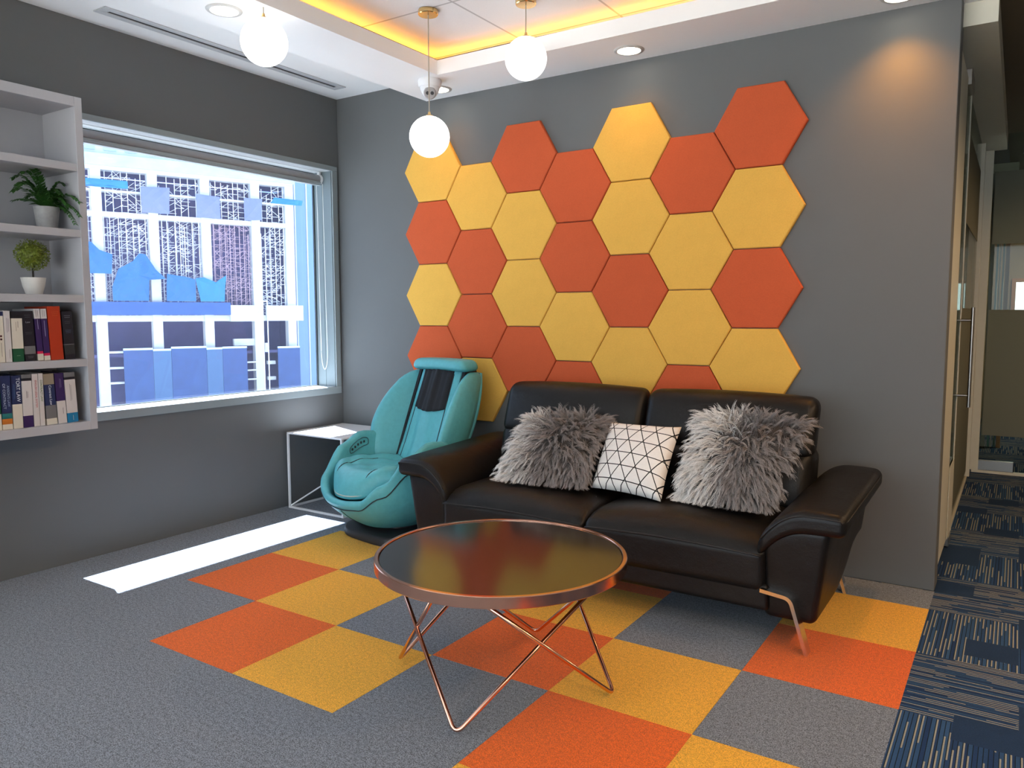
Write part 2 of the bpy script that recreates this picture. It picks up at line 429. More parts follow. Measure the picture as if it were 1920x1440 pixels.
# ------------------------------------------------------------------ ceiling
ce = MB()
ce.box((XL, -7.5, ZC), (-3.20, 0.0, 2.95))
ce.prism([(-3.20, ZC), (-2.91, ZS), (-2.91, 2.95), (-3.20, 2.95)], 'y', -7.5, 0.0)
ce.box((-2.91, -7.5, ZS), (-2.66, 0.0, 2.665)).box((-2.66, -0.19, ZS), (XE, 0.0, 2.665))
ce.box((-2.66, -7.5, ZS), (-2.515, -0.385, 2.665)).box((-2.66, -0.385, ZS), (XE, -0.19, 2.665))
ce.box((-2.91, -7.5, 2.665), (-2.74, 0, 2.95)).box((-2.74, -.13, 2.665), (XE, 0, 2.95))
struct(ce.build('ceiling', M_CEIL))
struct(MB().box((-2.74, -5.5, ZT), (1.6, -0.13, 2.80)).build('ceiling_tile_field', M_TILEC))
struct(MB().box((1.6, -7.5, ZS), (2.6, 9.0, 2.95)).box((-2.515, -7.5, ZS), (1.6, -5.5, 2.95)).build('ceiling_office', M_CEIL))
struct(MB().box((XE, -0.385, ZS), (1.6, 0.10, 2.95)).build('ceiling_beam', M_CEIL))
# lip round the recess, its dark line built as a cable and the warm strip behind it
lip = MB(); lip.box((-2.535, -5.5, 2.665), (-2.515, -0.385, 2.678)).box((-2.535, -0.385, 2.665), (XE, -0.365, 2.678))
struct(lip.build('trim_1', M_CEIL))
tag(MB().tube([(-2.528, -1.05, 2.683), (-2.528, -0.372, 2.683), (-2.05, -0.372, 2.683), (-1.75, -.372, 2.680)], 0.004, 6).build('rod', M_BLACKP),
    'thin dark cable lying along the edge of the glowing ceiling recess', 'rod')
led = thing('led_strip', 'warm glowing light strip hidden behind the ceiling recess edge', 'light strip', (-2.64, -0.26, 2.672))
M_LED = emit('warm_led', (1.0, 0.45, 0.09, 1), 0.5)
MB().box((-0.008, -5.0, -0.006), (0.008, 0.012, 0.0)).box((0.008, -0.008, -0.006), (2.6, 0.012, 0.0)).build('strip', M_LED, led)
def led_light(name, loc, sx, sy):
    d = bpy.data.lights.new(name, 'AREA'); d.shape = 'RECTANGLE'; d.size = sx; d.size_y = sy; d.energy = 0.62*max(sx, sy); d.color = (1.0, 0.38, 0.045)
    o = bpy.data.objects.new(name, d); C.objects.link(o); o.location = loc; o.rotation_euler = (PI, 0, 0); o.parent = led
    return o
led_light('strip_light', (0.0, -2.5, 0.006), 0.02, 5.0); led_light('strip_light', (1.3, 0.0, 0.006), 2.6, 0.02)

# air diffuser
ad = thing('air_diffuser', 'long narrow slot air diffuser in the white ceiling above the window', 'air vent', (-3.483, -0.97, ZC))
MB().box((-0.052, -0.79, -0.006), (-0.012, 0.79, 0.0)).box((0.012, -0.79, -0.006), (0.052, 0.79, 0.0)).box((-0.012, -0.79, -0.006), (0.012, -0.745, 0)).box((-0.012, 0.745, -0.006), (0.012, 0.79, 0)).build('frame', simple('diffuser_grey', (0.50, 0.51, 0.52, 1), 0.5), ad, bevel=0.002)
MB().box((-0.012, -0.745, -0.002), (0.012, 0.745, 0.0)).build('slot', M_BLACKP, ad)

# downlights
M_DL = emit('downlight_glow', (1.0, 0.90, 0.72, 1), 6.0)
def downlight(loc, label, energy=4.0, col=(1.0, 0.40, 0.055), ang=118, bl=1.0):
    t = thing('downlight', label, 'ceiling light', loc, group='round ceiling downlights')
    MB().lathe([(0.058, -0.001), (0.060, -0.006), (0.075, -0.004), (0.078, 0.0)], seg=36).build('ring', M_STEELW, t, smooth=0.8)
    MB().lathe([(0.0, -0.003), (0.058, -0.003)], seg=36).build('lens', M_DL, t)
    d = bpy.data.lights.new('beam', 'SPOT'); d.energy = energy; d.spot_size = math.radians(ang); d.spot_blend = bl; d.shadow_soft_size = 0.05
    d.color = col
    o = bpy.data.objects.new('beam', d); C.objects.link(o); o.location = (0, 0, -0.012); o.parent = t
    return t
downlight((-2.68, -0.165, ZS), 'lit round downlight right beside the dome camera')
downlight((-1.446, -0.165, ZS), 'lit round downlight above the yellow top panel near the middle of the wall')
downlight((-0.205, -0.15, ZS), 'lit round downlight at the ceiling edge nearest the glass door', energy=20)
downlight((-2.717, -1.631, ZS), 'lit round downlight between the slot diffuser and the recess', energy=2)
for k_, (x_, y_) in enumerate(((1.75, -0.7), (1.75, -2.3), (1.75, -3.9), (1.9, 2.0))):  # fill lamps added out of view to brighten the right side and corridor
    downlight((x_, y_, ZS if y_ < 1 else 2.62), ('added unseen fill downlight in the office ceiling level with the sofa', 'added unseen fill downlight in the office ceiling level with the coffee table', 'added unseen fill downlight in the office ceiling furthest from the hexagon wall', 'added unseen fill downlight in the corridor ceiling')[k_], energy=(60 if y_ < 1 else 110), col=(1.0, 0.63, 0.32), ang=165, bl=0.4)

# dome camera
dc = thing('security_camera', 'white dome security camera hanging under the ceiling corner', 'camera', (-2.615, -0.33, ZS))
MB().lathe([(0.0, 0.0), (0.066, 0.0), (0.068, -0.006), (0.066, -0.032), (0.060, -0.040), (0.0, -0.040)], seg=40).build('mount', M_METALW, dc, smooth=0.6)
MB().lathe([(0.057, -0.040), (0.055, -0.052), (0.048, -0.070), (0.036, -0.088), (0.018, -0.098), (0.0, -0.101)], seg=40).build('dome', M_METALW, dc, smooth='all')
dirv = (Vector((0.281, -3.897, 1.2)) - Vector((-2.615, -0.33, ZS-0.08))).normalized()
q = dirv.to_track_quat('Z', 'Y')
eye = MB().lathe([(0.0, 0.0), (0.034, 0.0), (0.036, 0.012), (0.030, 0.020), (0.0, 0.020)], seg=28).build('eyeball', simple('camera_grey', (.35, .33, .33, 1), .4), dc, smooth=0.6, loc=Vector((0, 0, -0.070)) + dirv*0.030)
eye.rotation_mode = 'QUATERNION'; eye.rotation_quaternion = q
for sx_ in (-0.013, 0.013):
    MB().lathe([(0.0, 0.020), (0.010, 0.020), (0.010, 0.0225), (0.0, 0.0225)], c=(sx_, 0, 0), seg=16).build('lens', M_BLACKP, eye)

# globe pendants
M_GLOBE = emit('lit_opal_glass', (1.0, 0.985, 0.96, 1), 1.15)
def pendant(x, y, zc, label):
    t = thing('globe_pendant', label, 'pendant lamp', (x, y, ZT), group='globe pendant lamps'); d = zc - ZT; R = 0.101
    MB().lathe([(0.0, 0.0), (0.048, 0.0), (0.050, -0.004), (0.050, -0.020), (0.047, -0.024), (0.0, -0.024)], seg=40).build('canopy', M_BRASS, t, smooth=0.6)
    MB().tube([(0, 0, -0.02), (0, 0, d+R+0.012)], 0.0028, 8).build('cord', simple('braided_cord', rgb(170, 160, 145), .7), t)
    MB().lathe([(0.0, d+R+0.020), (0.006, d+R+0.020), (0.008, d+R+0.006), (0.018, d+R+0.003), (0.020, d+R-0.004), (0.0, d+R-0.004)], seg=24).build('cap', M_BRASS, t, smooth=0.6)
    MB().lathe([(R*math.sin(PI*k/24), d-R*math.cos(PI*k/24)) for k in range(25)], seg=48).build('globe', M_GLOBE, t, smooth='all')
    return t
pendant(-2.235, -0.805, 2.146, 'lit white globe pendant hanging lowest, in front of the top yellow panel by the window')
pendant(-1.765, -0.644, 2.485, 'lit white globe pendant hanging high above the orange panels')
pendant(-2.567+0.02, -1.557, 2.450, 'lit white globe pendant nearest the slot diffuser')

# ------------------------------------------------------------------ hexagon wall panels
R, HX, HZ = 0.2268, -2.8581, 2.1686
cols = ['YOYO', 'YOOY', 'OYYO', 'OOYO', 'YYOY', 'OYYO', 'OYOY']
ordn = ['topmost', 'second from top', 'third from top', 'lowest']
cname = ['column nearest the window', 'column second from the window', 'column third from the window', 'middle column', 'column third from the door', 'column second from the door', 'column nearest the glass door']
def hexmesh():
    mb = MB(); rr = R-0.0022; t = 0.024
    prof = [(rr, 0.0), (rr, t-0.005), (rr-0.005, t)]
    vs = []
    for (q, d) in prof:
        for k in range(6): vs.append((q*math.cos(PI/3*k), -d, q*math.sin(PI/3*k)))
    fs = []
    for i in range(2):
        for k in range(6): fs.append((i*6+k, i*6+(k+1) % 6, (i+1)*6+(k+1) % 6, (i+1)*6+k))
    fs += [tuple(range(5, -1, -1)), tuple(range(12, 18))]
    return mb.raw(vs, fs)
protos = {}
for k in range(7):
    for r_ in range(4):
        cch = cols[k][r_]; y = cch == 'Y'
        lab = ('yellow' if y else 'orange') + ' felt hexagon, ' + ordn[r_] + ' in the ' + cname[k]
        if cch not in protos: protos[cch] = o = hexmesh().build('hexagon_panel', M_FELTY if y else M_FELTO)
        else: o = protos[cch].copy(); C.objects.link(o)
        o.location = (HX+1.5*R*k, 0.0, HZ-math.sqrt(3)*R*r_-(math.sqrt(3)/2*R if k % 2 else 0))
        tag(o, lab, 'wall panel', 'hexagonal felt wall panels')

# ------------------------------------------------------------------ bookshelf on the window wall
SX0, SX1 = XL+0.001, -3.40; SY1 = -1.912; SY0 = -4.3; SZ0, SZ1 = 0.716, 2.260; TH = 0.034
bs = thing('bookshelf', 'white wall-hung open bookshelf at the end of the window', 'bookshelf', (SX1, SY1, SZ0))
def L(x, y, z): return (x-SX1, y-SY1, z-SZ0)
def sb(a, b): return MB().box(L(*a), L(*b))
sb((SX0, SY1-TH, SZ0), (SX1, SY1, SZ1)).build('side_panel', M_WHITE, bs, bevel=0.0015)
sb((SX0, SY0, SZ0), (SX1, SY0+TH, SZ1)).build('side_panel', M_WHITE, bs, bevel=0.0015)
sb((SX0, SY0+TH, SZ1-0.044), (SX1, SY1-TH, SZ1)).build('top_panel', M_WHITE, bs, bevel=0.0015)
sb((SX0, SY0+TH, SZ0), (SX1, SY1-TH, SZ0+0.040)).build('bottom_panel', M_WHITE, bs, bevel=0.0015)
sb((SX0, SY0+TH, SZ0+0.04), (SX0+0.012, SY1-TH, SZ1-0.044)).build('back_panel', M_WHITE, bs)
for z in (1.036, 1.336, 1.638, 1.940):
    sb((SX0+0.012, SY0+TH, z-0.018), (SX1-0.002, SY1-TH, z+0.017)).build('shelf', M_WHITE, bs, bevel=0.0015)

# books: (y0, y1 along the shelf, height, bands bottom to top [(fraction, colour)], label, lean)
CREAM, WHT, NAVY, PURP, TEAL, GREEN, BLK, RED, TAN = rgb(212, 205, 190), rgb(205, 200, 198), rgb(28, 42, 84), rgb(48, 28, 84), rgb(20, 118, 165), rgb(10, 80, 52), rgb(18, 20, 34), rgb(176, 52, 22), rgb(140, 128, 110)
PINK, MAG, INK, BROWN, TEALD, PHOTO = rgb(190, 90, 100), rgb(200, 30, 80), rgb(60, 60, 70), rgb(190, 110, 40), rgb(30, 110, 110), rgb(110, 110, 112)
bmats = {}
def bm_(c):
    if c not in bmats: bmats[c] = simple('book_cover', c, 0.45, var=0.04)
    return bmats[c]
M_PAGE = simple('paper', (0.6, 0.56, 0.46, 1), 0.9)
def book(y0, y1, z_, h, bands, label, titles=(), depth=0.20, lean=0.0, x=-3.425):
    wdt = y1-y0-0.0015; z = z_ + wdt/2*math.sin(lean) + 0.0004
    t = thing('book', label, 'book', (x, (y0+y1)/2, z), group='law textbooks on the bookshelf')
    t.rotation_euler = (lean, 0, 0)
    cs = MB(); mats = []; zz = 0.0
    for f, c in bands:
        if c not in mats: mats.append(c)
        m = mats.index(c); z2 = zz+f*h
        cs.box((-0.002, -wdt/2, zz), (0, wdt/2, z2), m)
        cs.box((-depth, -wdt/2, zz), (-0.002, -wdt/2+0.002, z2), m).box((-depth, wdt/2-0.002, zz), (-0.002, wdt/2, z2), m)
        zz = z2
    cs.build('cover', [bm_(c) for c in mats], t)
    MB().box((-depth+0.005, -wdt/2+0.002, 0.003), (-0.002, wdt/2-0.002, h-0.004)).build('page_block', M_PAGE, t)
    for (body, size, c, yo, zo, down, xs_) in titles:
        if isinstance(body, int):       # print too small to read in the photo: rows of fine strokes
            mb = MB()
            for k in range(body):
                ll = size*(1.0-0.25*((k*7) % 3)/2); o_ = (k-(body-1)/2)*xs_
                if down: mb.box((0, yo+o_-0.0006, zo*h-ll), (0.0005, yo+o_+0.0006, zo*h+ll))
                else: mb.box((0, yo-ll, zo*h-o_-0.0006), (0.0005, yo+ll, zo*h-o_+0.0006))
            mb.build('small_print', bm_(c), t); continue
        if body == 'dots':
            mb = MB()
            for dz in (0.0, -0.014): mb.prism([(yo+0.0045*math.cos(PI*k/8), zo*h+dz+0.0045*math.sin(PI*k/8)) for k in range(16)], 'x', 0.0, 0.0005)
            mb.build('emblem', bm_(c), t); continue
        # spine lettering: reads top to bottom when down
        rot = (PI/2, 0, PI/2) if not down else (PI/2, PI/2, PI/2)
        m = Matrix(((0, 0, 1), (0, 1, 0), (-1, 0, 0))) if down else Matrix(((0, 0, 1), (1, 0, 0), (0, 1, 0)))
        text('title', body, size, bm_(c), t, (0.0006, yo, zo*h), m.to_euler(), xs=xs_)
    return t
Z5, Z4 = SZ0+0.0405, 1.0535
H5 = 0.238
book(-2.372, -2.318, Z5, H5*1.0, [(0.3, CREAM), (.7, GREEN)], 'dark green book at the cut-off end of the bottom shelf')
book(-2.316, -2.274, Z5, H5, [(0.10, CREAM), (0.10, BROWN), (0.10, TEALD), (0.70, NAVY)], 'navy book with teal band and orange picture at its foot, bottom shelf', [("ANSON'S LAW", 0.0135, rgb(150, 165, 190), 0.009, 0.62, True, 1.05), ("OF CONTRACT", 0.0145, rgb(170, 180, 200), -0.008, 0.62, True, 1.1)])
book(-2.272, -2.231, Z5, H5*0.99, [(0.46, CREAM), (0.54, NAVY)], 'navy and cream book with large white capitals down its spine, bottom shelf', [('TORT LAW', 0.021, rgb(220, 225, 230), 0.006, 0.73, True, 1.0), (2, 0.035, rgb(70, 100, 140), -0.010, 0.70, True, 0.004)])
book(-2.230, -2.187, Z5, H5, [(0.22, PURP), (0.66, WHT), (.05, BLK), (.07, PHOTO)], 'white book with dark purple foot, bottom shelf', [(2, 0.016, INK, 0.0, 0.62, True, 0.005)])
book(-2.186, -2.160, Z5, H5, [(1.0, WHT)], 'slim white book with pinkish capitals down its spine, bottom shelf', [('ENGLISH LEGAL SYSTEM', 0.0115, PINK, 0.002, 0.62, True, 1.0)])
book(-2.159, -2.138, Z5, H5*1.005, [(1.0, WHT)], 'slim white book with green capitals down its spine, bottom shelf', [('CONTRACT LAW', 0.0125, rgb(80, 120, 50), 0.001, 0.67, True, 1.0)])
book(-2.131, -2.084, Z5, H5*0.985, [(0.12, CREAM), (.26, PHOTO), (0.41, NAVY), (0.21, TAN)], 'book with tan top, navy middle and grey picture panel, bottom shelf', [('Contract Law', 0.0155, rgb(220, 225, 235), 0.002, 0.58, True, 1.05)], lean=0.03)
book(-2.080, -2.040, Z5, H5*0.985, [(0.45, WHT), (0.55, PURP)], 'purple and white book leaning by the teal-footed one, bottom shelf', [(2, 0.022, rgb(130, 120, 160), 0.003, 0.80, True, 0.005), (1, 0.014, INK, 0.006, 0.25, True, 0.004)], lean=0.035)
book(-2.038, -1.988, Z5, H5*0.985, [(0.19, TEAL), (0.67, WHT), (.05, BLK), (.09, PHOTO)], 'white book with bright teal foot at the end of the bottom shelf', [(2, 0.040, rgb(120,120,125), 0.0, 0.60, True, 0.005), (1, 0.012, WHT, 0.002, 0.09, True, 0.004)], lean=0.035)
H4 = 0.225
book(-2.345, -2.288, Z4, H4*.98, [(0.92, CREAM), (0.08, NAVY)], 'cream book with a navy top edge at the cut-off end of the middle shelf', [('dots', 0.02, rgb(60, 20, 25), 0.016, 0.52, False, 1.0), (1, 0.03, rgb(110,100,95), 0.016, 0.25, True, .004)])
book(-2.287, -2.260, Z4, H4*1.0, [(1.0, WHT)], 'tall plain white book with small grey print, on the middle shelf', [(2, 0.032, rgb(95, 105, 115), 0.002, 0.72, True, 0.006), (1, 0.02, rgb(120,110,105), 0.004, 0.16, True, .004)])
book(-2.257, -2.211, Z4, H4*0.99, [(0.26, GREEN), (0.60, CREAM), (0.14, BLK)], 'cream book with green foot and dark top, on the middle shelf', [(1, 0.014, INK, 0.004, 0.74, True, 0.004), (1, 0.020, rgb(120, 112, 100), -0.004, 0.70, True, 0.004), (1, 0.007, rgb(150,170,150), 0.0, 0.12, False, .004)])
book(-2.207, -2.160, Z4, H4*0.99, [(0.14, BLK), (0.16, PHOTO), (0.70, BLK)], 'black book with a grey photo band, beside the purple pair on the middle shelf', [('Law', 0.012, rgb(150, 150, 160), 0, 0.78, False, 1.0), (2, 0.013, rgb(95, 95, 105), 0, 0.90, False, 0.009), (2, 0.014, rgb(85, 85, 95), 0, 0.56, False, 0.007), (3, 0.013, rgb(95,95,100), 0, .08, False, .004)], lean=0.03)
book(-2.154, -2.128, Z4, H4*1.04, [(0.13, CREAM), (0.05, MAG), (0.63, PURP), (0.19, WHT)], 'thinner of the two purple books with white labels, next to the black one', [(1, 0.022, rgb(190, 185, 215), 0.0, 0.70, True, 0.004), (2, 0.016, rgb(110,108,115), 0.0, 0.91, True, .007)], lean=0.035)
book(-2.126, -2.099, Z4, H4*1.04, [(0.09, CREAM), (0.05, MAG), (0.67, PURP), (0.19, WHT)], 'purple book with white label, next to the orange-red book', [(1, 0.036, rgb(190, 185, 215), 0.0, 0.62, True, 0.004), (2, 0.016, rgb(110,108,115), 0.0, 0.91, True, .007)], lean=0.035)
book(-2.097, -2.040, Z4, H4*1.09, [(1.0, RED)], 'tall thick orange-red book on the middle shelf', [(3, 0.016, rgb(205, 100, 50), 0.004, 0.86, False, 0.008)], depth=0.21, lean=0.03)
book(-2.034, -1.986, Z4, H4*0.99, [(0.10, BLK), (0.20, rgb(40, 44, 48)), (.015, PHOTO), (0.685, BLK)], 'black book with thin grey print at the end of the middle shelf', [(2, 0.014, rgb(140, 145, 160), 0, 0.89, False, 0.008), (2, 0.013, rgb(90, 92, 100), 0, 0.77, False, 0.008), (3, 0.014, rgb(85, 105, 135), 0, 0.58, False, 0.006)], lean=0.035)

# topiary ball
M_LEAF2 = simple('boxwood_leaf', (0.16, 0.205, 0.018, 1), 0.5, var=0.5, scale=60)
tp = thing('topiary_ball', 'small round boxwood topiary ball in a white pot on the shelf', 'plant', (-3.53, -2.105, 1.3535))
MB().lathe([(0.0, 0.0), (0.030, 0.0), (0.034, 0.003), (0.045, 0.040), (0.0505, 0.074), (0.052, 0.078), (0.047, 0.078), (0.043, 0.066), (0.0, 0.066)], seg=40).build('pot', simple('white_ceramic', (0.72, 0.70, 0.66, 1), 0.35), tp, smooth=0.7)
MB().tube([(0, 0, 0.06), (0.001, 0, 0.14)], 0.0045, 8).build('stem', simple('dark_bark', (0.02, 0.014, 0.01, 1), .8), tp, smooth=0.7)
lf = MB(); lf.lathe([(0.05*math.sin(PI*k/10), 0.182-0.05*math.cos(PI*k/10)) for k in range(11)], seg=16)
for i in range(1100):
    z = 1-2*(i+0.5)/1100; a = i*2.39996; rr = math.sqrt(1-z*z); n = Vector((rr*math.cos(a), rr*math.sin(a), z))
    p = Vector((0, 0, 0.182)) + n*random.uniform(0.052, 0.070)
    d = (n*0.6 + Vector((random.uniform(-1, 1), random.uniform(-1, 1), random.uniform(-1, 1)))).normalized(); s_ = d.cross(n).normalized()*0.0035
    lf.raw([p, p+d*0.005+s_, p+d*0.011, p+d*0.005-s_], [(0, 1, 2, 3)])
lf.build('foliage', M_LEAF2, tp)

# fern
M_FERN = simple('fern_leaf', (0.038, 0.130, 0.022, 1), 0.5, var=0.6, scale=25)
fp = thing('potted_fern', 'leafy green fern in a grey-white textured pot on the upper shelf', 'plant', (-3.53, -2.030, 1.6555))
MB().lathe([(0.0, 0.0), (0.040, 0.0), (0.043, 0.004), (0.053, 0.100), (0.054, 0.104), (0.049, 0.104), (0.046, 0.09), (0.0, 0.09)], seg=40).build('pot', simple('marbled_pot', (0.34, 0.34, 0.34, 1), 0.6, var=0.35, scale=28), fp, smooth=0.7)
MB().lathe([(0.0, 0.091), (0.046, 0.091)], seg=24).build('soil', simple('soil', (0.02, 0.014, 0.01, 1), .9, var=.4, bump=.4), fp)
fv = MB()
def frond(az, reach, rise, droop):
    pts = []
    for i in range(9):
        t = i/8; pts.append(Vector((math.cos(az)*reach*t, math.sin(az)*reach*t, 0.092+rise*math.sin(t*PI*0.62)-droop*t*t)))
    fv.tube(pts, 0.0011, 4)
    for i in range(1, 9):
        d = (pts[i]-pts[i-1]).normalized(); side = d.cross(Vector((0, 0, 1))).normalized()
        ll = 0.047*(1-0.5*i/8)*random.uniform(.8, 1.15)
        for sg in (-1, 1):
            for kk in range(3):
                b = pts[i-1].lerp(pts[i], kk/3)
                e = (side*sg*0.9 + d*0.7 + Vector((0, 0, random.uniform(-.35, .25)))).normalized(); wv = e.cross(Vector((0, 0, 1))).normalized()*ll*0.24
                fv.raw([b, b+e*ll*0.4+wv, b+e*ll+Vector((0, 0, -0.004)), b+e*ll*0.4-wv], [(0, 1, 2, 3)])
frs = [(-1.45, .155, .10, .03), (-1.75, .12, .13, .02), (-1.0, .10, .17, .0), (-2.2, .13, .16, .01), (-1.6, .14, .05, .02), (-1.2, .08, .20, .0), (1.3, .075, .11, .06), (0.75, .09, .11, .09), (1.0, .085, .09, .07), (1.6, .07, .08, .06), (0.3, .13, .09, .08), (-0.3, .10, .11, .06), (2.4, .07, .10, .02), (0.9, .075, .13, .0), (-0.8, .10, .10, .04), (-1.4, .15, .14, .06), (1.9, .065, .08, .03), (3.0, .08, .11, .0), (0.50, .165, .07, .10), (-2.6, .10, .09, .03), (0.42, .15, .06, .13), (-1.55, .10, .20, -.02), (-1.35, .12, .16, 0.0), (0.58, .16, .10, .06), (0.2,.10,.12,.05)]
for f_ in frs: frond(*f_)
fv.build('fronds', M_FERN, fp)

# ------------------------------------------------------------------ wire side table
st = thing('side_table', 'white wire-frame cube side table in the corner under the window', 'side table', (-3.417, -0.297, 0.0))
q = 0.249; w_ = 0.006
MB().box((-q, -q, 0.488), (q, q, 0.500)).build('top', M_METALW, st, bevel=0.002)
for sx_ in (-1, 1):
    for sy_ in (-1, 1):
        MB().box((sx_*q-w_*(sx_+1), sy_*q-w_*(sy_+1), 0.0), (sx_*q-w_*(sx_-1), sy_*q-w_*(sy_-1), 0.488)).build('leg', M_METALW, st)
for sg in (-1, 1):
    MB().box((-q+2*w_, sg*(q-w_)-w_, 0.0), (q-2*w_, sg*(q-w_)+w_, 2*w_)).build('rail', M_METALW, st)
    MB().box((sg*(q-w_)-w_, -q+2*w_, 0.0), (sg*(q-w_)+w_, q-2*w_, 2*w_)).build('rail', M_METALW, st)
MB().tube([(-q+w_, -q+w_, 0.01), (q-w_, q-w_, 0.43)], 0.005, 8).build('brace', M_METALW, st)

# ------------------------------------------------------------------ coffee table
ct = thing('coffee_table', 'round coffee table with dark glass top and rose gold crossed wire legs', 'coffee table', (-1.163, -1.764, 0.0))
RT = 0.428
MB().lathe([(0.0, 0.428), (RT-0.016, 0.428), (RT-0.016, 0.444), (RT-0.018, 0.446), (0.0, 0.446)], seg=96).build('top', M_TOP, ct, smooth=0.5)
MB().lathe([(RT-0.015, 0.413), (RT-0.002, 0.413), (RT, 0.415), (RT, 0.448), (RT-0.002, 0.450), (RT-0.013, 0.450), (RT-0.015, 0.448), (RT-0.015, 0.413)], seg=128).build('rim', M_COPPER, ct, smooth=0.6)
for k in range(4):
    a = math.radians(-76.2+90*k); d = math.radians(79); rl = 0.0068
    A = Vector((0.404*math.cos(a-d), 0.404*math.sin(a-d), 0.424)); F = Vector((0.397*math.cos(a), 0.397*math.sin(a), rl)); B = Vector((0.398*math.cos(a+d), 0.398*math.sin(a+d), 0.424))
    A.xy *= 0.97; B.xy *= 0.955
    MB().tube(fillet([A, F, B], 0.035, 8), rl, 12).build('leg', M_COPPER, ct, smooth='all')

# ------------------------------------------------------------------ sofa
so = thing('sofa', 'black leather two-seat sofa with chrome legs against the hexagon wall', 'sofa', (-1.255, -0.55, 0.0))
# base
MB().rbox((0, -0.02, 0.180), (1.58, 0.84, 0.105), 0.018).build('base', M_BLACKL, so, smooth='all')
MB().rbox((0, 0.355, 0.40), (1.58, 0.12, 0.42), 0.05).build('back_frame', M_BLACKL, so, smooth='all')
def seat(x0, x1):
    w2 = x1-x0
    def df(x, y, z):
        u, v = x/(w2/2), y/0.33
        k = max(0.0, min(1.0, z/0.095))
        dz = 0.050*(1-u*u*0.9)*(1-max(0, -v)**4)*(1-0.35*abs(v)) - 0.012*(0.5+0.5*math.sin(x*31+y*9))*0.25
        if y < -0.2: dz -= 0.040*((-y-0.2)/0.13)**2
        z += dz*k
        return (x, y, z)
    s_ = MB().rbox(((x0+x1)/2, -0.12, 0.30), (w2-0.004, 0.66, 0.205), 0.034, 12, df).build('seat_cushion', M_BLACKL, so, smooth='all')
    # front seam
    pts = [(x0+0.012+(w2-0.024)*i/20, -0.4525, 0.345+0.012*math.sin(PI*i/20)) for i in range(21)]
    MB().tube(pts, 0.004, 6).build('piping', M_BSEAM, s_, smooth='all')
    return s_
seat(-0.775, 0.0); seat(0.0, 0.775)
def backc(x0, x1):
    w2 = x1-x0; cx = (x0+x1)/2
    def d1(x, y, z):
        u, v = x/(w2/2), z/0.13
        y -= (0.045*(1-u*u)*(1-v*v) + 0.02)*max(0.0, min(1.0, -y/0.05))
        y += z*0.22
        return (x, y, z)
    MB().rbox((cx, 0.215, 0.52), (w2, 0.17, 0.29), 0.055, 10, d1).build('lumbar_cushion', M_BLACKL, so, smooth='all')
    def d2(x, y, z):
        u, v = x/(w2/2), z/0.14
        y -= 0.028*(1-u*u)*(1-v*v)*max(0.0, min(1.0, -y/0.05))
        z += 0.012*(1-u*u)*max(0.0, min(1.0, z/0.1))
        y += z*0.36
        return (x, y, z)
    hr = MB().rbox((cx, 0.232, 0.750), (w2, 0.125, 0.265), 0.05, 10, d2).build('headrest', M_BLACKL, so, smooth='all')
    MB().tube([(cx-w2/2+.03, 0.150, 0.648), (cx, 0.130, 0.646), (cx+w2/2-.03, 0.150, 0.648)], 0.004, 6).build('piping', M_BSEAM, hr)
backc(-0.823, -0.004); backc(0.004, 0.815)
def padk(x2): return max(0.0, (0.03-x2)/0.155)
def padz(x2): return -0.072*padk(x2)**2.2 + 0.004*math.sin(x2*9)
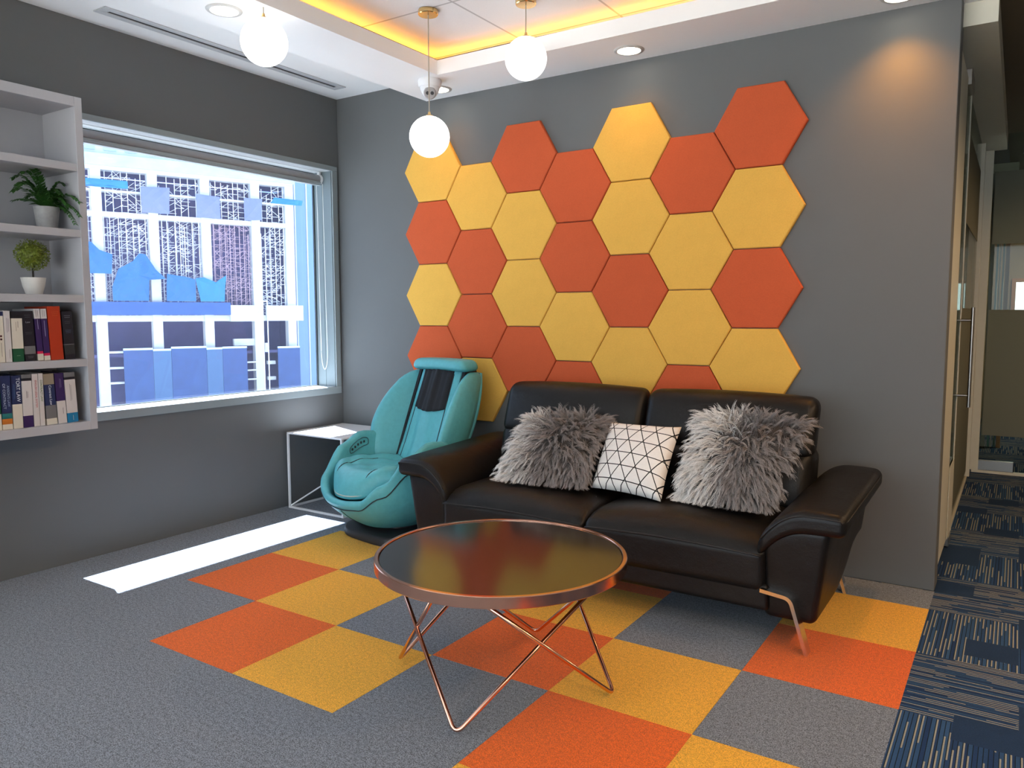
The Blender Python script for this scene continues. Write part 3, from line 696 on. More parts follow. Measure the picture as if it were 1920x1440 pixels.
for sg in (-1, 1):
    # arm body: slopes in towards the floor, lower edge sweeps up at the back
    def dfb(x, y, z):
        x2 = x*sg
        t = (z+0.18)/0.36
        x2 -= 0.045*(1-t)*max(0.0, min(1.0, x2/0.1))
        if z > 0: z += padz(x2)*min(1, z/0.1)
        if z < 0 and y > -0.1: z += 0.16*((y+0.1)/0.5)**2*min(1, -z/0.14)
        if y < 0: y += 0.02*(1-t)
        return (x2*sg, y, z)
    MB().rbox((sg*0.884, 0.0, 0.283), (0.238, 0.872, 0.366), 0.028, 10, dfb).build('arm', M_BLACKL, so, smooth='all')
    def dfp(x, y, z):
        x2 = x*sg
        zz = z + padz(x2) + 0.030*(y+0.44)/0.86 + max(0.0, min(1.0, z/0.03))*(0.010*(1-(x2/0.165)**2) - 0.004*abs(y/0.44)**6)
        return ((x2+0.012*padk(x2))*sg, y, zz)
    pad = MB().rbox((sg*0.893, -0.012, 0.489), (0.330, 0.884, 0.086), 0.030, 12, dfp).build('arm_pad', M_BLACKL, so, smooth='all')
    pp = []
    for i in range(25):
        x2 = 0.148-0.295*i/24; pp.append((sg*(0.893+x2+0.012*padk(x2)), -0.4555, 0.512+padz(x2)+0.008*(1-(x2/.165)**2)))
    MB().tube(pp, 0.0030, 6).build('piping', M_BSEAM, pad, smooth='all')
    pp = [(sg*(0.893+0.150), -0.4535, 0.511), (sg*(0.893+0.164), -0.42, 0.513), (sg*(0.893+0.1655), 0.0, 0.527), (sg*(0.893+0.1655), 0.38, 0.540)]
    MB().tube(pp, 0.0030, 6).build('piping', M_BSEAM, pad, smooth='all')
    for (yf, yb) in ((-0.462, -0.408), (0.30, 0.345)):
        prof = fillet([(0.765, 0, 0.222), (0.880, 0, 0.209), (0.944, 0, 0.0)], 0.03, 8)
        prof = [(p.x, p.z) for p in prof]
        # offset to give the bar its thickness
        outer = []
        for i, p in enumerate(prof):
            a_ = prof[max(0, i-1)]; b_ = prof[min(len(prof)-1, i+1)]; dx, dz = b_[0]-a_[0], b_[1]-a_[1]; l_ = math.hypot(dx, dz)
            outer.append((p[0]-dz/l_*0.0-(-dz)/l_*0.0+(dz/l_)*(-0.0), p[1]))
        inner = []
        for i, p in enumerate(prof):
            a_ = prof[max(0, i-1)]; b_ = prof[min(len(prof)-1, i+1)]; dx, dz = b_[0]-a_[0], b_[1]-a_[1]; l_ = math.hypot(dx, dz)
            inner.append((p[0]+dz/l_*0.014, max(0.0, p[1]-dx/l_*0.014)))
        mb = MB(); n = len(prof); vs = []
        for yy in (yf, yb):
            vs += [(sg*p[0], yy, p[1]) for p in prof] + [(sg*p[0], yy, p[1]) for p in inner]
        fs = []
        for i in range(n-1):
            fs += [(i, i+1, n+i+1, n+i), (2*n+i+1, 2*n+i, 3*n+i, 3*n+i+1), (i+1, i, 2*n+i, 2*n+i+1), (n+i, n+i+1, 3*n+i+1, 3*n+i)]
        fs += [(0, n, 3*n, 2*n), (n-1, 3*n-1, 4*n-1, 2*n-1)]
        mb.raw(vs, fs).build('leg', M_CHROME, so, smooth=0.6)

# ------------------------------------------------------------------ cushions
def quad_cushion(name, BL, BR, TL, TR, th, mat, label, n=22, pinch=0.05, fur=None):
    BL, BR, TL, TR = map(Vector, (BL, BR, TL, TR)); c = (BL+BR+TL+TR)/4
    nrm = ((BR+TR-BL-TL).cross(TL+TR-BL-BR)).normalized()
    def P(u, v, side):
        uu, vv = 2*u-1, 2*v-1
        su = uu*(1-pinch*(1-vv*vv)); sv = vv*(1-pinch*(1-uu*uu))
        a, b = (su+1)/2, (sv+1)/2
        p = (BL*(1-a)+BR*a)*(1-b) + (TL*(1-a)+TR*a)*b
        h = th/2*((1-uu**2)*(1-vv**2))**0.42
        return p + nrm*h*side - c
    o = thing(name, label, 'cushion', c, group='sofa cushions')
    me_v = []; me_f = []
    for side in (1, -1):
        off = len(me_v)
        for j in range(n+1):
            for i in range(n+1): me_v.append(P(i/n, j/n, side))
        for j in range(n):
            for i in range(n):
                f = (off+j*(n+1)+i, off+j*(n+1)+i+1, off+(j+1)*(n+1)+i+1, off+(j+1)*(n+1)+i); me_f.append(f if side > 0 else f[::-1])
    mb = MB().raw(me_v, me_f); ob = mb.build('cover', mat, o, smooth='all')
    me = ob.data; uvl = me.uv_layers.new(name='UVMap')
    k = (n+1)**2
    for lp in me.loops:
        vi = lp.vertex_index % k; uvl.data[lp.index].uv = ((vi % (n+1))/n, (vi//(n+1))/n)
    bm = bmesh.new(); bm.from_mesh(me); bmesh.ops.remove_doubles(bm, verts=bm.verts, dist=1e-5); bmesh.ops.recalc_face_normals(bm, faces=bm.faces); bm.to_mesh(me); bm.free()
    return o, P, nrm, c

def tri_fabric():
    t = NT('triangle_line_cotton'); uv = t.uv(); sx = t.add('ShaderNodeSeparateXYZ'); t.l.new(uv, sx.inputs[0])
    U, V = sx.outputs[0], sx.outputs[1]
    def fam(a, b, per, off):
        s_ = t.math('ADD', t.math('ADD', t.math('MULTIPLY', U, a), t.math('MULTIPLY', V, b)), off)
        f = t.math('FRACT', t.math('DIVIDE', s_, per)); d = t.math('MINIMUM', f, t.math('SUBTRACT', 1.0, f))
        return t.math('LESS_THAN', t.math('MULTIPLY', d, per), 0.0058)
    def rot(deg): return math.cos(math.radians(deg)), math.sin(math.radians(deg))
    ln = None
    for deg, off in ((88, 5.06), (28, 5.03), (148, 5.0)):
        a, b = rot(deg); f = fam(a, b, 0.185, off); ln = f if ln is None else t.math('MAXIMUM', ln, f)
    n = t.noise(300, 2); m = t.noise(9, 3)
    base = t.mix(n, (0.70, 0.67, 0.63, 1), (0.82, 0.80, 0.77, 1))
    t.col(t.mix(ln, base, (0.012, 0.012, 0.013, 1))); t.set(Roughness=0.9, Specular_IOR_Level=0.15); t.bump(m, 0.5, 0.012); return t.m
quad_cushion('cushion', (-1.364, -0.715, 0.448), (-0.984, -0.785, 0.444), (-1.404, -0.425, 0.722), (-0.998, -0.515, 0.738), 0.12, tri_fabric(),
             'white square cushion printed with black triangle lines, middle of the sofa', n=22, pinch=0.05)

def fur_mat(name, root, tip):
    t = NT(name); uv = t.uv(); sx = t.add('ShaderNodeSeparateXYZ'); t.l.new(uv, sx.inputs[0])
    c = t.mix(sx.outputs[1], root, tip)
    c = t.mix(t.math('MULTIPLY', sx.outputs[0], 0.5), c, sc(root, 0.8))
    t.col(c); t.set(Roughness=0.6, Specular_IOR_Level=0.25); t.b.inputs['Sheen Weight'].default_value = 0.2; return t.m
M_FURBASE = simple('fur_backing', (0.05, 0.045, 0.043, 1), 0.9, var=.3)
M_FUR = fur_mat('long_grey_fur', (0.075, 0.066, 0.063, 1), (0.39, 0.36, 0.35, 1))
M_FURLT = fur_mat('long_silver_fur', (0.42, 0.41, 0.39, 1), (0.95, 0.94, 0.91, 1))
def furry(BL, BR, TL, TR, th, label, seed, ltf):
    rnd = random.Random(seed)
    o, P, nrm, c = quad_cushion('fur_cushion', BL, BR, TL, TR, th, M_FURBASE, label, n=16, pinch=0.03)
    N = 9500; vs = []; fs = []; uvs = []; mis = []
    ex = (Vector(BR)-Vector(BL)).normalized(); ez = (Vector(TL)-Vector(BL)).normalized()
    gw = Vector((0, 0, -1))
    zmin = min(BL[2], BR[2]) - c.z - 0.012
    NC = 1050
    for ci in range(NC):
        u, v = rnd.random(), rnd.random()
        if rnd.random() < 0.28:
            e = rnd.random()*0.05
            if rnd.random() < 0.5: u = e if rnd.random() < 0.5 else 1-e
            else: v = e if rnd.random() < 0.5 else 1-e
        side = 1 if rnd.random() < 0.86 else -1
        p = P(u, v, side); ou, ov = (u-0.58), (v-0.70)
        sw = math.sin(u*7+seed)*math.cos(v*6-seed)*0.5
        d = ex*(ou*1.6+sw*0.6) + ez*(ov*1.5-0.12+sw*0.3) + nrm*side*0.34 + Vector((rnd.uniform(-1, 1), rnd.uniform(-1, 1), rnd.uniform(-1, 1)))*0.30
        d.normalize(); ln_ = rnd.uniform(0.055, 0.100)
        side_v = d.cross(nrm); side_v = (side_v.normalized() if side_v.length > 1e-4 else ex)
        curl = side_v*rnd.uniform(-1, 1)*0.5; ph = rnd.random()*6.28; K = 7
        path = []; pos = p.copy(); dd = d.copy()
        for k in range(K):
            t = k/(K-1)
            if pos.z < zmin: pos.z = zmin + 0.002
            path.append(pos.copy())
            dd = (dd + gw*0.34*t + curl*math.sin(ph+t*5)*0.6 - nrm*side*0.05).normalized(); pos = pos + dd*ln_/(K-1)
        ltp = ltf(u, v)
        for si in range(10):
            ro = ex*rnd.gauss(0, 0.008) + ez*rnd.gauss(0, 0.008) + nrm*rnd.gauss(0, 0.002); tp_ = Vector((rnd.gauss(0, 1), rnd.gauss(0, 1), rnd.gauss(0, 1)))*0.0035
            wd = rnd.uniform(0.0008, 0.0015); b = len(vs); lk = rnd.uniform(0.75, 1.0); lt = rnd.random() < ltp; shd = rnd.random()
            for k in range(K):
                t = k/(K-1)*lk; q0 = t*(K-1); i0 = min(int(q0), K-2); c0 = path[i0].lerp(path[i0+1], q0-i0)
                c0 = c0 + ro*(1-t)**1.5 + tp_*t
                if c0.z < zmin-0.002: c0.z = zmin-0.002
                ww = wd*(1-0.75*k/(K-1)); vs.append(c0-side_v*ww); vs.append(c0+side_v*ww)
            for k in range(K-1):
                fs.append((b+2*k, b+2*k+1, b+2*k+3, b+2*k+2)); mis.append((1 if lt else 0, k/(K-1), shd))
    me = bpy.data.meshes.new('fur'); me.from_pydata([tuple(q_) for q_ in vs], [], fs)
    me.materials.append(M_FUR); me.materials.append(M_FURLT); uvl = me.uv_layers.new(name='UVMap')
    for pl, (m_, k, sh) in zip(me.polygons, mis):
        pl.material_index = m_; pl.use_smooth = True
        for li, t in zip(pl.loop_indices, (k, k, k+1/6, k+1/6)): uvl.data[li].uv = (sh, t)
    f_ = bpy.data.objects.new('fur', me); C.objects.link(f_); f_.parent = o; f_['kind'] = 'stuff'
    return o
furry((-1.815, -0.80, 0.462), (-1.385, -0.755, 0.465), (-1.830, -0.475, 0.715), (-1.425, -0.42, 0.715), 0.13, 'dark grey long-fur cushion leaning at the sofa end by the massage chair', 3,
      lambda u, v: min(0.95, max(0, 1.35-2.7*u-0.4*v)))
furry((-0.905, -0.735, 0.465), (-0.545, -0.745, 0.468), (-0.912, -0.465, 0.785), (-0.465, -0.50, 0.785), 0.14, 'silver and grey long-fur cushion at the sofa end by the glass door', 5,
      lambda u, v: min(0.97, max(0, 1.75-3.1*u)))

# ------------------------------------------------------------------ massage chair
mc = thing('massage_chair', 'turquoise egg-shaped massage chair between the side table and the sofa', 'massage chair', (-2.672, -0.575, 0.0), math.radians(-10))
def rr_base():
    pts = []
    for k in range(40):
        a = 2*PI*k/40; ca, sa = math.cos(a), math.sin(a)
        pts.append((0.275*abs(ca)**0.55*(1 if ca > 0 else -1), 0.275*abs(sa)**0.55*(1 if sa > 0 else -1)))
    return pts
bp = MB(); base = rr_base(); vs = []; 
for (s_, z) in ((0.97, 0.0), (1.0, 0.006), (1.0, 0.040), (0.96, 0.056), (0.80, 0.064), (0.62, 0.075), (0.60, 0.12)):
    vs += [(x*s_, y*s_, z) for x, y in base]
fs = [tuple(range(40))[::-1], tuple(6*40+k for k in range(40))]
for i in range(6):
    for k in range(40): fs.append((i*40+k, i*40+(k+1) % 40, (i+1)*40+(k+1) % 40, (i+1)*40+k))
bp.raw(vs, fs).build('base', M_BLACKP, mc, smooth=0.9)
def interp(tab, x):
    for (a, va), (b, vb) in zip(tab, tab[1:]):
        if x <= b:
            t = (x-a)/(b-a); t = t*t*(3-2*t); return va+(vb-va)*t
    return tab[-1][1]
rimh = [(0, 0.238), (22, 0.250), (45, 0.345), (68, 0.485), (88, 0.545), (105, 0.535), (125, 0.46), (150, 0.38), (180, 0.36)]
SZ_ = 0.085
def shr(z): return 0.50 + 0.50*(1-(1-min(1.0, (z-SZ_)/0.24))**2.2) - 0.10*max(0.0, (z-0.33)/0.2)
def shellp(th, v):
    """v 0..1 up the outside from the foot, 1..1.25 over the rim, on to 2 down the inside"""
    deg = abs(math.degrees(th)); h = interp(rimh, deg)
    rx, ry = 0.372, (0.435 if deg < 90 else 0.36)
    ca, sa = math.cos(th), math.sin(th); e = 0.88
    bx, by = math.copysign(abs(sa)**e, sa)*rx, -math.copysign(abs(ca)**e, ca)*ry
    if v <= 1: z = SZ_ + (h-SZ_)*(v**1.25); s_ = shr(z)
    elif v <= 1.25:
        t = (v-1)/0.25; s_ = shr(h) - 0.055*(1-math.cos(t*PI)); z = h + 0.022*math.sin(t*PI)
    else:
        t = (v-1.25)/0.75; z = h + (0.20-h)*t; s_ = shr(h) - 0.11 - 0.10*t
    return (bx*s_, by*s_-0.02, z)
NS = 72
sh = MB().grid(lambda u, v: shellp(2*PI*u-PI, 2.0*v), NS, 41, closeu=True)
bot = [shellp(2*PI*k/NS-PI, 0.0) for k in range(NS)]; sh.raw(bot, [tuple(range(NS))])
shell = sh.build('seat_shell', M_BLUEL, mc, smooth='all')
# piping just inside the rim and the vertical seam at the front
MB().tube([Vector(shellp(2*PI*k/96-PI, 0.86))*1.0 + Vector((shellp(2*PI*k/96-PI, 0.86)[0]*0.006, (shellp(2*PI*k/96-PI, 0.86)[1])*0.006, 0)) for k in range(96)], 0.0032, 6, closed=True).build('piping', M_SEAM, shell, smooth='all')
MB().tube([Vector(shellp(0, v/20))+Vector((0, -0.001, 0)) for v in range(0, 17)], 0.0022, 6).build('seam', M_SEAM, shell, smooth='all')
# control panel on the arm by the side table
cpz = MB(); pth = []
for k in range(24):
    a = 2*PI*k/24; ca, sa = math.cos(a), math.sin(a)
    th = -(1.43 + 0.17*math.copysign(abs(ca)**0.5, ca)); vv = 1.34 + 0.055*math.copysign(abs(sa)**0.6, sa); pth.append((th, vv))
pp = [Vector(shellp(t_, v_)) + Vector((0.004, -0.002, 0.001)) for t_, v_ in pth]
cp = MB().tube(pp, 0.0028, 6, closed=True).build('control_panel', simple('panel_edge', (0.03, 0.10, 0.12, 1), 0.5), mc, smooth='all')
for k in range(5):
    a = Vector(shellp(-(1.31+0.055*k), 1.34)) + Vector((0.004, -0.001, 0.001))
    MB().rbox(tuple(a), (0.006, 0.010, 0.014), 0.002, 2).build('button', M_SEAM, cp)
# seat pad: waterfall front, hollow middle, raised sides
def seatf(u, v):
    x = u*2-1; t = v; e = abs(x)
    wv = 0.262 - 0.05*max(0, t-0.6)/0.4 - 0.035*max(0, 0.3-t)/0.3
    if t < 0.35:
        a = t/0.35; y = -0.385 + 0.11*a*a; z = 0.268 + 0.137*math.sin(a*PI/2)
    else:
        a = (t-0.35)/0.65; y = -0.275 + 0.38*a; z = 0.405 - 0.020*a + 0.012*math.sin(a*PI)
    z += 0.024*math.exp(-((e-0.72)/0.16)**2)*min(1, t/0.3) - 0.03*max(0, e-0.86)/0.14*min(1, t/0.3) + 0.055*max(0, 1-t/0.3)*e**2.5
    z += 0.007*math.sin(x*7+t*5)*math.sin(t*19+1.0)*(1 if t > .35 else 0)
    y += 0.15*e**2.2*max(0, 1-t/0.75)
    return (x*wv, y, z)
sp = MB().grid(seatf, 33, 33).build('seat_pad', M_BLUEL, mc, smooth='all', solid=0.03)
for e in (-0.55, 0.55):
    MB().tube([Vector(seatf((e*(1-0.08*(k/24))+1)/2, k/26))+Vector((0, -0.006, 0.015)) for k in range(1, 20)], 0.003, 6).build('seam', M_SEAM, sp, smooth='all')
MB().tube([Vector(seatf((e_/12*0.93+1)/2, 0.02))+Vector((0, -0.014, 0.004)) for e_ in range(-12, 13)], 0.004, 6).build('piping', simple('pale_piping', rgb(170, 180, 170), .6), sp, smooth='all')
# back: outer shell with wings, inner rest, dark gussets, black head cloth, bolster
def backy(z): return 0.135 + 0.235*(z-0.36)/0.60
bw = [(0.28, 0.66), (0.42, 0.88), (0.55, 1.0), (0.65, 1.02), (0.75, 0.98), (0.85, 0.88), (0.93, 0.74), (1.0, 0.60)]
bf = [(0.28, 0.30), (0.42, 0.74), (0.55, 1.0), (0.66, 1.0), (0.78, 0.80), (0.88, 0.46), (0.94, 0.20), (1.0, 0.0)]
def crom(tab, x):
    n = len(tab)
    for i in range(n-1):
        if x <= tab[i+1][0] or i == n-2:
            x0, y0 = tab[i]; x1, y1 = tab[i+1]; t = (x-x0)/(x1-x0)
            m0 = (y1-tab[max(0, i-1)][1])/(x1-tab[max(0, i-1)][0])*(x1-x0); m1 = (tab[min(n-1, i+2)][1]-y0)/(tab[min(n-1, i+2)][0]-x0)*(x1-x0)
            return (2*t**3-3*t*t+1)*y0+(t**3-2*t*t+t)*m0+(-2*t**3+3*t*t)*y1+(t**3-t*t)*m1
WT = 0.915
def wingf(sg):
    RW = 0.338 if sg < 0 else 0.312
    sec = [(0.0, 0.02), (0.12, -0.02), (0.25, -0.055), (0.42, -0.10), (0.60, -0.138), (0.78, -0.162), (0.92, -0.165), (1.0, -0.145), (1.03, -0.11), (1.02, -0.06), (0.97, -0.01), (0.86, 0.035), (0.68, 0.075), (0.45, 0.11)]
    def f(u, v):
        z = 0.33 + (WT-0.33)*v; W = crom(bw, z); F = crom(bf, z); w0 = 0.190
        q_ = u*(len(sec)-1); a, b = sec[min(int(q_), len(sec)-2)], sec[min(int(q_), len(sec)-2)+1]; t = q_-min(int(q_), len(sec)-2)
        sx_ = a[0]+(b[0]-a[0])*t; sy_ = a[1]+(b[1]-a[1])*t
        k = math.sqrt(max(0.0, 1-(max(0.0, v-0.86)/0.14)**2)) if v > 0.86 else 1.0
        zz = z if v <= 0.86 else 0.33 + (WT-0.33)*(0.86 + 0.14*math.sin((v-0.86)/0.14*PI/2))
        kk = 1 - (1-math.cos((v-0.86)/0.14*PI/2))*0.8 if v > 0.86 else 1.0
        yb = backy(zz); ym = 0.03
        yy = (sy_*F if sy_ < 0 else sy_)
        return (sg*(w0 + (max(RW*W, w0+0.045)-w0)*(0.5+(sx_-0.5)*kk)), yb + ym + (yy-ym)*kk, zz)
    return f
for sg in (-1, 1):
    MB().grid(wingf(sg), 40, 36).build('wing', M_BLUEL, mc, smooth='all', solid=0.012)
    def gus(u, v, sg=sg):
        z = 0.35+0.58*v; return (sg*(0.182+0.022*u), backy(z)-0.018, z)
    MB().grid(gus, 3, 16).build('gusset', M_BLACKF, mc, solid=0.01)
def backshell(u, v):
    z = 0.30+0.61*v; W = max(0.30*crom(bw, z), 0.235)*0.92; x = (2*u-1); return (x*W, backy(z)+0.165-0.065*abs(x)**2.5-0.02*(1-v), z)
MB().grid(backshell, 17, 17).build('back_shell', M_BLUEL, mc, smooth='all', solid=0.015)
def restf(u, v):
    z = 0.375+0.56*v; x = 2*u-1; W = 0.183-0.012*v-0.02*max(0, .25-v)
    dy = -0.030*(1-x**6) - 0.016*math.cos(x*PI*1.6)*0.5
    wr_ = 0.005*math.sin(x*14+v*4)*max(0, 0.6-v) if abs(x) < .6 else 0
    return (x*W, backy(z)+dy-0.006+wr_-0.055*max(0, 0.22-v), z)
br = MB().grid(restf, 41, 31).build('backrest', M_BLUEL, mc, smooth='all', solid=0.02)
for e in (-0.76, 0.76):
    MB().tube([Vector(restf((e+1)/2, k/20))+Vector((0, -0.011, 0)) for k in range(0, 20)], 0.0028, 6).build('seam', M_SEAM, br, smooth='all')
def clothf(u, v):
    z = 0.705+0.235*v - 0.018*(1-(2*u-1)**2)*(1-v); x = 2*u-1; p = restf((x*0.74+1)/2, (z-0.375)/0.56)
    return (p[0], p[1]-0.016-0.006*math.sin(x*9+1.3)*math.sin(v*2.4+.4)-0.004*math.sin(x*17), p[2])
MB().grid(clothf, 31, 15).build('head_cloth', M_BLACKF, mc, smooth='all', solid=0.006)
def bol(x, y, z):
    if z < 0: z *= 0.55
    return (x, y, z - 0.006*abs(x/0.24)**2)
MB().rbox((0.005, backy(0.95)-0.012, 0.951), (0.468, 0.150, 0.092), 0.046, 10, bol).build('head_bolster', M_BLUEL, mc, smooth='all')
MB().rbox((0.0, backy(0.93)+0.035, 0.912), (0.40, 0.10, 0.05), 0.02, 3).build('bolster_bracket', M_BLACKP, mc, smooth=.6)

# ------------------------------------------------------------------ corridor beyond the hexagon wall
M_FRAME = simple('beige_door_edge', rgb(214, 211, 195), 0.45, var=.03)
M_DARKC = simple('dark_corridor_ceiling', rgb(92, 82, 66), 0.8)
struct(MB().box((XE+0.13, 0.10, 2.62), (2.6, 9.0, 2.66)).build('ceiling_corridor', M_DARKC))
struct(MB().box((-0.06, 0.10, 2.50), (XE+0.13, 3.2, 2.66)).build('trim_2', M_FRAME))
gd = thing('glass_door', 'open glass door leaf with a long steel pull handle at the wall end', 'door', (0.0, 1.075, 0.0))
MB().box((-0.002, -0.92, 0.06), (0.010, -0.03, 2.44)).build('pane', M_GLASS, gd)
MB().box((-0.001, -0.92, 0.06), (0.012, -0.36, 2.44)).build('stile', M_FRAME, gd)
MB().box((-0.004, -0.03, 0.03), (0.014, 0.0, 2.46)).box((0.0135, -0.36, 0.06), (0.016, -0.03, 0.45)).build('edge_seal', M_FRAME, gd)
MB().box((-0.010, -0.30, 0.008), (0.022, -0.16, 0.06)).build('bottom_patch', M_STEEL, gd, bevel=0.003)
MB().box((-0.010, -0.30, 2.42), (0.026, -0.06, 2.50)).build('top_patch', M_STEEL, gd, bevel=0.003)
hd = MB().tube([(0.070, -0.05, 0.74), (0.070, -0.05, 1.29)], 0.010, 14); hd = hd.build('pull_handle', M_STEEL, gd, smooth=.7)
for z in (0.805, 1.22): MB().tube([(0.012, -0.05, z), (0.070, -0.05, z)], 0.007, 10).build('standoff', M_STEEL, hd, smooth=.7)
gp = thing('glass_partition', 'frosted glass partition running along the dim corridor', 'partition', (0.0, 2.1, 0.0))
MB().box((-0.016, -0.90, 0.02), (-0.006, 1.10, 2.50)).build('pane', M_GLASS, gp)
MB().box((-0.0055, -0.90, 0.06), (-0.004, 1.10, 1.29)).build('lower_film', M_FROST, gp); MB().box((-0.0055, -0.90, 1.79), (-0.004, 1.10, 2.30)).build('upper_film', M_FROST, gp)
MB().box((-0.03, -0.98, 0), (0.005, 1.10, 0.02)).build('floor_track', M_FRAME, gp)
MB().box((-0.03, 0.75, 0.02), (0.02, 0.80, 2.50)).build('post', M_FRAME, gp)
cg = thing('cross_partition', 'frosted glass wall with a clear strip across the end of the corridor', 'partition', (1.3, 3.2, 0.0))
MB().box((-1.28, 0, 0.02), (1.28, 0.010, 2.62)).build('pane', M_GLASS, cg)
for z0_, z1_ in ((0.30, 1.285), (1.79, 2.34)): MB().box((-1.22, -0.002, z0_), (1.28, -0.0005, z1_)).build('frosted_band', M_FROST, cg)
MB().box((-1.28, -0.02, 0.0), (1.28, 0.03, 0.02)).build('floor_track', M_FRAME, cg)
MB().box((-1.24, -0.015, 0.02), (-1.00, 0.025, 0.10)).build('patch_fitting', M_STEEL, cg, bevel=.003)
MB().box((-1.30, -0.02, 0.02), (-1.235, 0.03, 2.62)).build('post', M_FRAME, cg)
MB().box((-1.05, -0.02, 2.46), (-0.92, 0.03, 2.52)).build('hinge_patch', M_BLACKP, cg)
struct(MB().box((0.0, 6.9, 0), (0.235, 7.0, 2.62)).box((0.72, 6.9, 0), (2.6, 7.0, 2.62)).box((0.235, 6.9, 0), (0.72, 7.0, 0.9)).box((0.235, 6.9, 1.62), (0.72, 7.0, 2.62)).box((-3.8, 6.9, 0), (0.0, 7.0, 2.95)).build('wall_far', simple('far_wall_paint', rgb(165, 150, 122), .8)))
wf = struct(MB().box((0.195, 6.86, 0.88), (0.237, 6.9, 1.66)).box((0.72, 6.86, 0.88), (0.75, 6.9, 1.66)).box((0.235, 6.86, 1.62), (0.72, 6.9, 1.66)).box((0.235, 6.87, 1.28), (0.72, 6.9, 1.29)).box((0.195, 6.86, 0.86), (0.75, 6.9, 0.88)).build('window_2', simple('oak_frame', rgb(196, 142, 100), .5)))
MB().box((0.235, 6.93, 0.9), (0.72, 6.936, 1.62)).build('pane', M_GLASS, wf)
ff = thing('glass_fin_screen', 'row of upright glass and timber fins glimpsed through the clear strip of the frosted wall', 'screen', (0.1, 4.6, 0.0))
for (x0_, x1_, m_) in ((0.030, 0.062, simple('pale_blind', rgb(205, 208, 205), .8)), (0.082, 0.098, simple('teal_glass_edge', rgb(130, 190, 190), .3)), (0.108, 0.118, simple('pale_edge', rgb(215, 210, 200), .6)), (0.132, 0.146, simple('sea_glass_edge', rgb(95, 130, 125), .3)), (0.155, 0.188, simple('timber_fin', rgb(205, 150, 108), .5))):
    MB().box((x0_-0.1, 0, 0), (x1_-0.1, 0.05, 2.55)).build('fin', m_, ff)
MB().box((-0.09, -0.03, 2.55), (0.12, 0.08, 2.62)).build('head_rail', M_FRAME, ff)
downlight((0.75, 5.2, 2.62), 'added unseen fill downlight in the room beyond the frosted wall', energy=60, col=(1.0, 0.80, 0.58), ang=165, bl=0.4)  # lamp added out of view to light the far room
struct(MB().box((-3.8, 0.14, 0.0), (-3.7, 6.9, 2.95)).box((-3.8, 0.14, 2.66), (-.06, 9.0, 2.95)).box((-.06, 3.2, 2.62), (XE+.13, 9, 2.95)).build('wall_corridor', M_WALL))

# ------------------------------------------------------------------ outside: building site across the street
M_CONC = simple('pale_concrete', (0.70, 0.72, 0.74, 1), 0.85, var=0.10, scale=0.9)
M_INNER = simple('shaded_concrete', (0.15, 0.15, 0.34, 1), 0.9, var=0.25, scale=0.7)  # shade and bluish glare put into the concrete colour
M_SCAF = simple('scaffold_steel', (0.85, 0.86, 0.92, 1), 0.5, var=.1)
M_SCAFR = simple('rusty_scaffold', (0.55, 0.40, 0.50, 1), 0.7, var=.2)
M_TARP = simple('blue_tarpaulin', (0.020, 0.150, 0.42, 1), 0.6, var=0.22, scale=1.6)
M_TARPC = simple('cyan_netting', (0.022, 0.22, 0.52, 1), 0.7, var=0.2, scale=1.2)
M_WRAP = simple('blue_edge_sheet', (0.030, 0.11, 0.40, 1), 0.6, var=.15, scale=.8)
M_NET = simple('grey_debris_net', (0.20, 0.24, 0.46, 1), 0.8, var=.1, scale=2.0)
M_PANEL = simple('blue_hoarding', (0.034, 0.085, 0.26, 1), 0.6, var=.25, scale=1.1)
M_PANELG = simple('grey_blue_hoarding', (0.065, 0.15, 0.32, 1), 0.6, var=.1)
M_TOWER = simple('tower_glass', (0.22, 0.37, 0.64, 1), 0.35, var=.08, scale=.4)
ANG = math.radians(68.748)
site = thing('construction_building', 'half-built concrete building full of scaffolding outside the window', 'building', (-60.0, 29.093, 0.0), ANG)
# local frame: x runs along the facade, -y faces the window, z up; floor levels from the street
colx = [-7.85, -3.8, 0.25, 4.3, 8.35, 12.5, 15.5]
for cx in colx: MB().box((cx-0.37, 0, -12), (cx+0.37, 0.8, 12.6)).build('column', M_CONC, site)
for z0_, z1_ in ((8.95, 9.35), (10.9, 11.05), (0.75, 1.25), (12.55, 13.0)): MB().box((-8.2, 0.1, z0_), (15.9, 1.0, z1_)).build('floor_beam', M_CONC, site)
MB().box((10.0, -0.35, 0.72), (12.25, 0.1, 2.1)).build('parapet', M_CONC, site); MB().box((13.15, -0.35, 0.75), (16.4, 0.1, 2.1)).build('parapet', M_CONC, site)
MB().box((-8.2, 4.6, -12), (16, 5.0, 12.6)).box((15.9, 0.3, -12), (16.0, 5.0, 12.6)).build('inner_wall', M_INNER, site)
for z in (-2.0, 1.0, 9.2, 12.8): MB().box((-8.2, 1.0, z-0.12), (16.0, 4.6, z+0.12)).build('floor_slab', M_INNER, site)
rnd = random.Random(11)
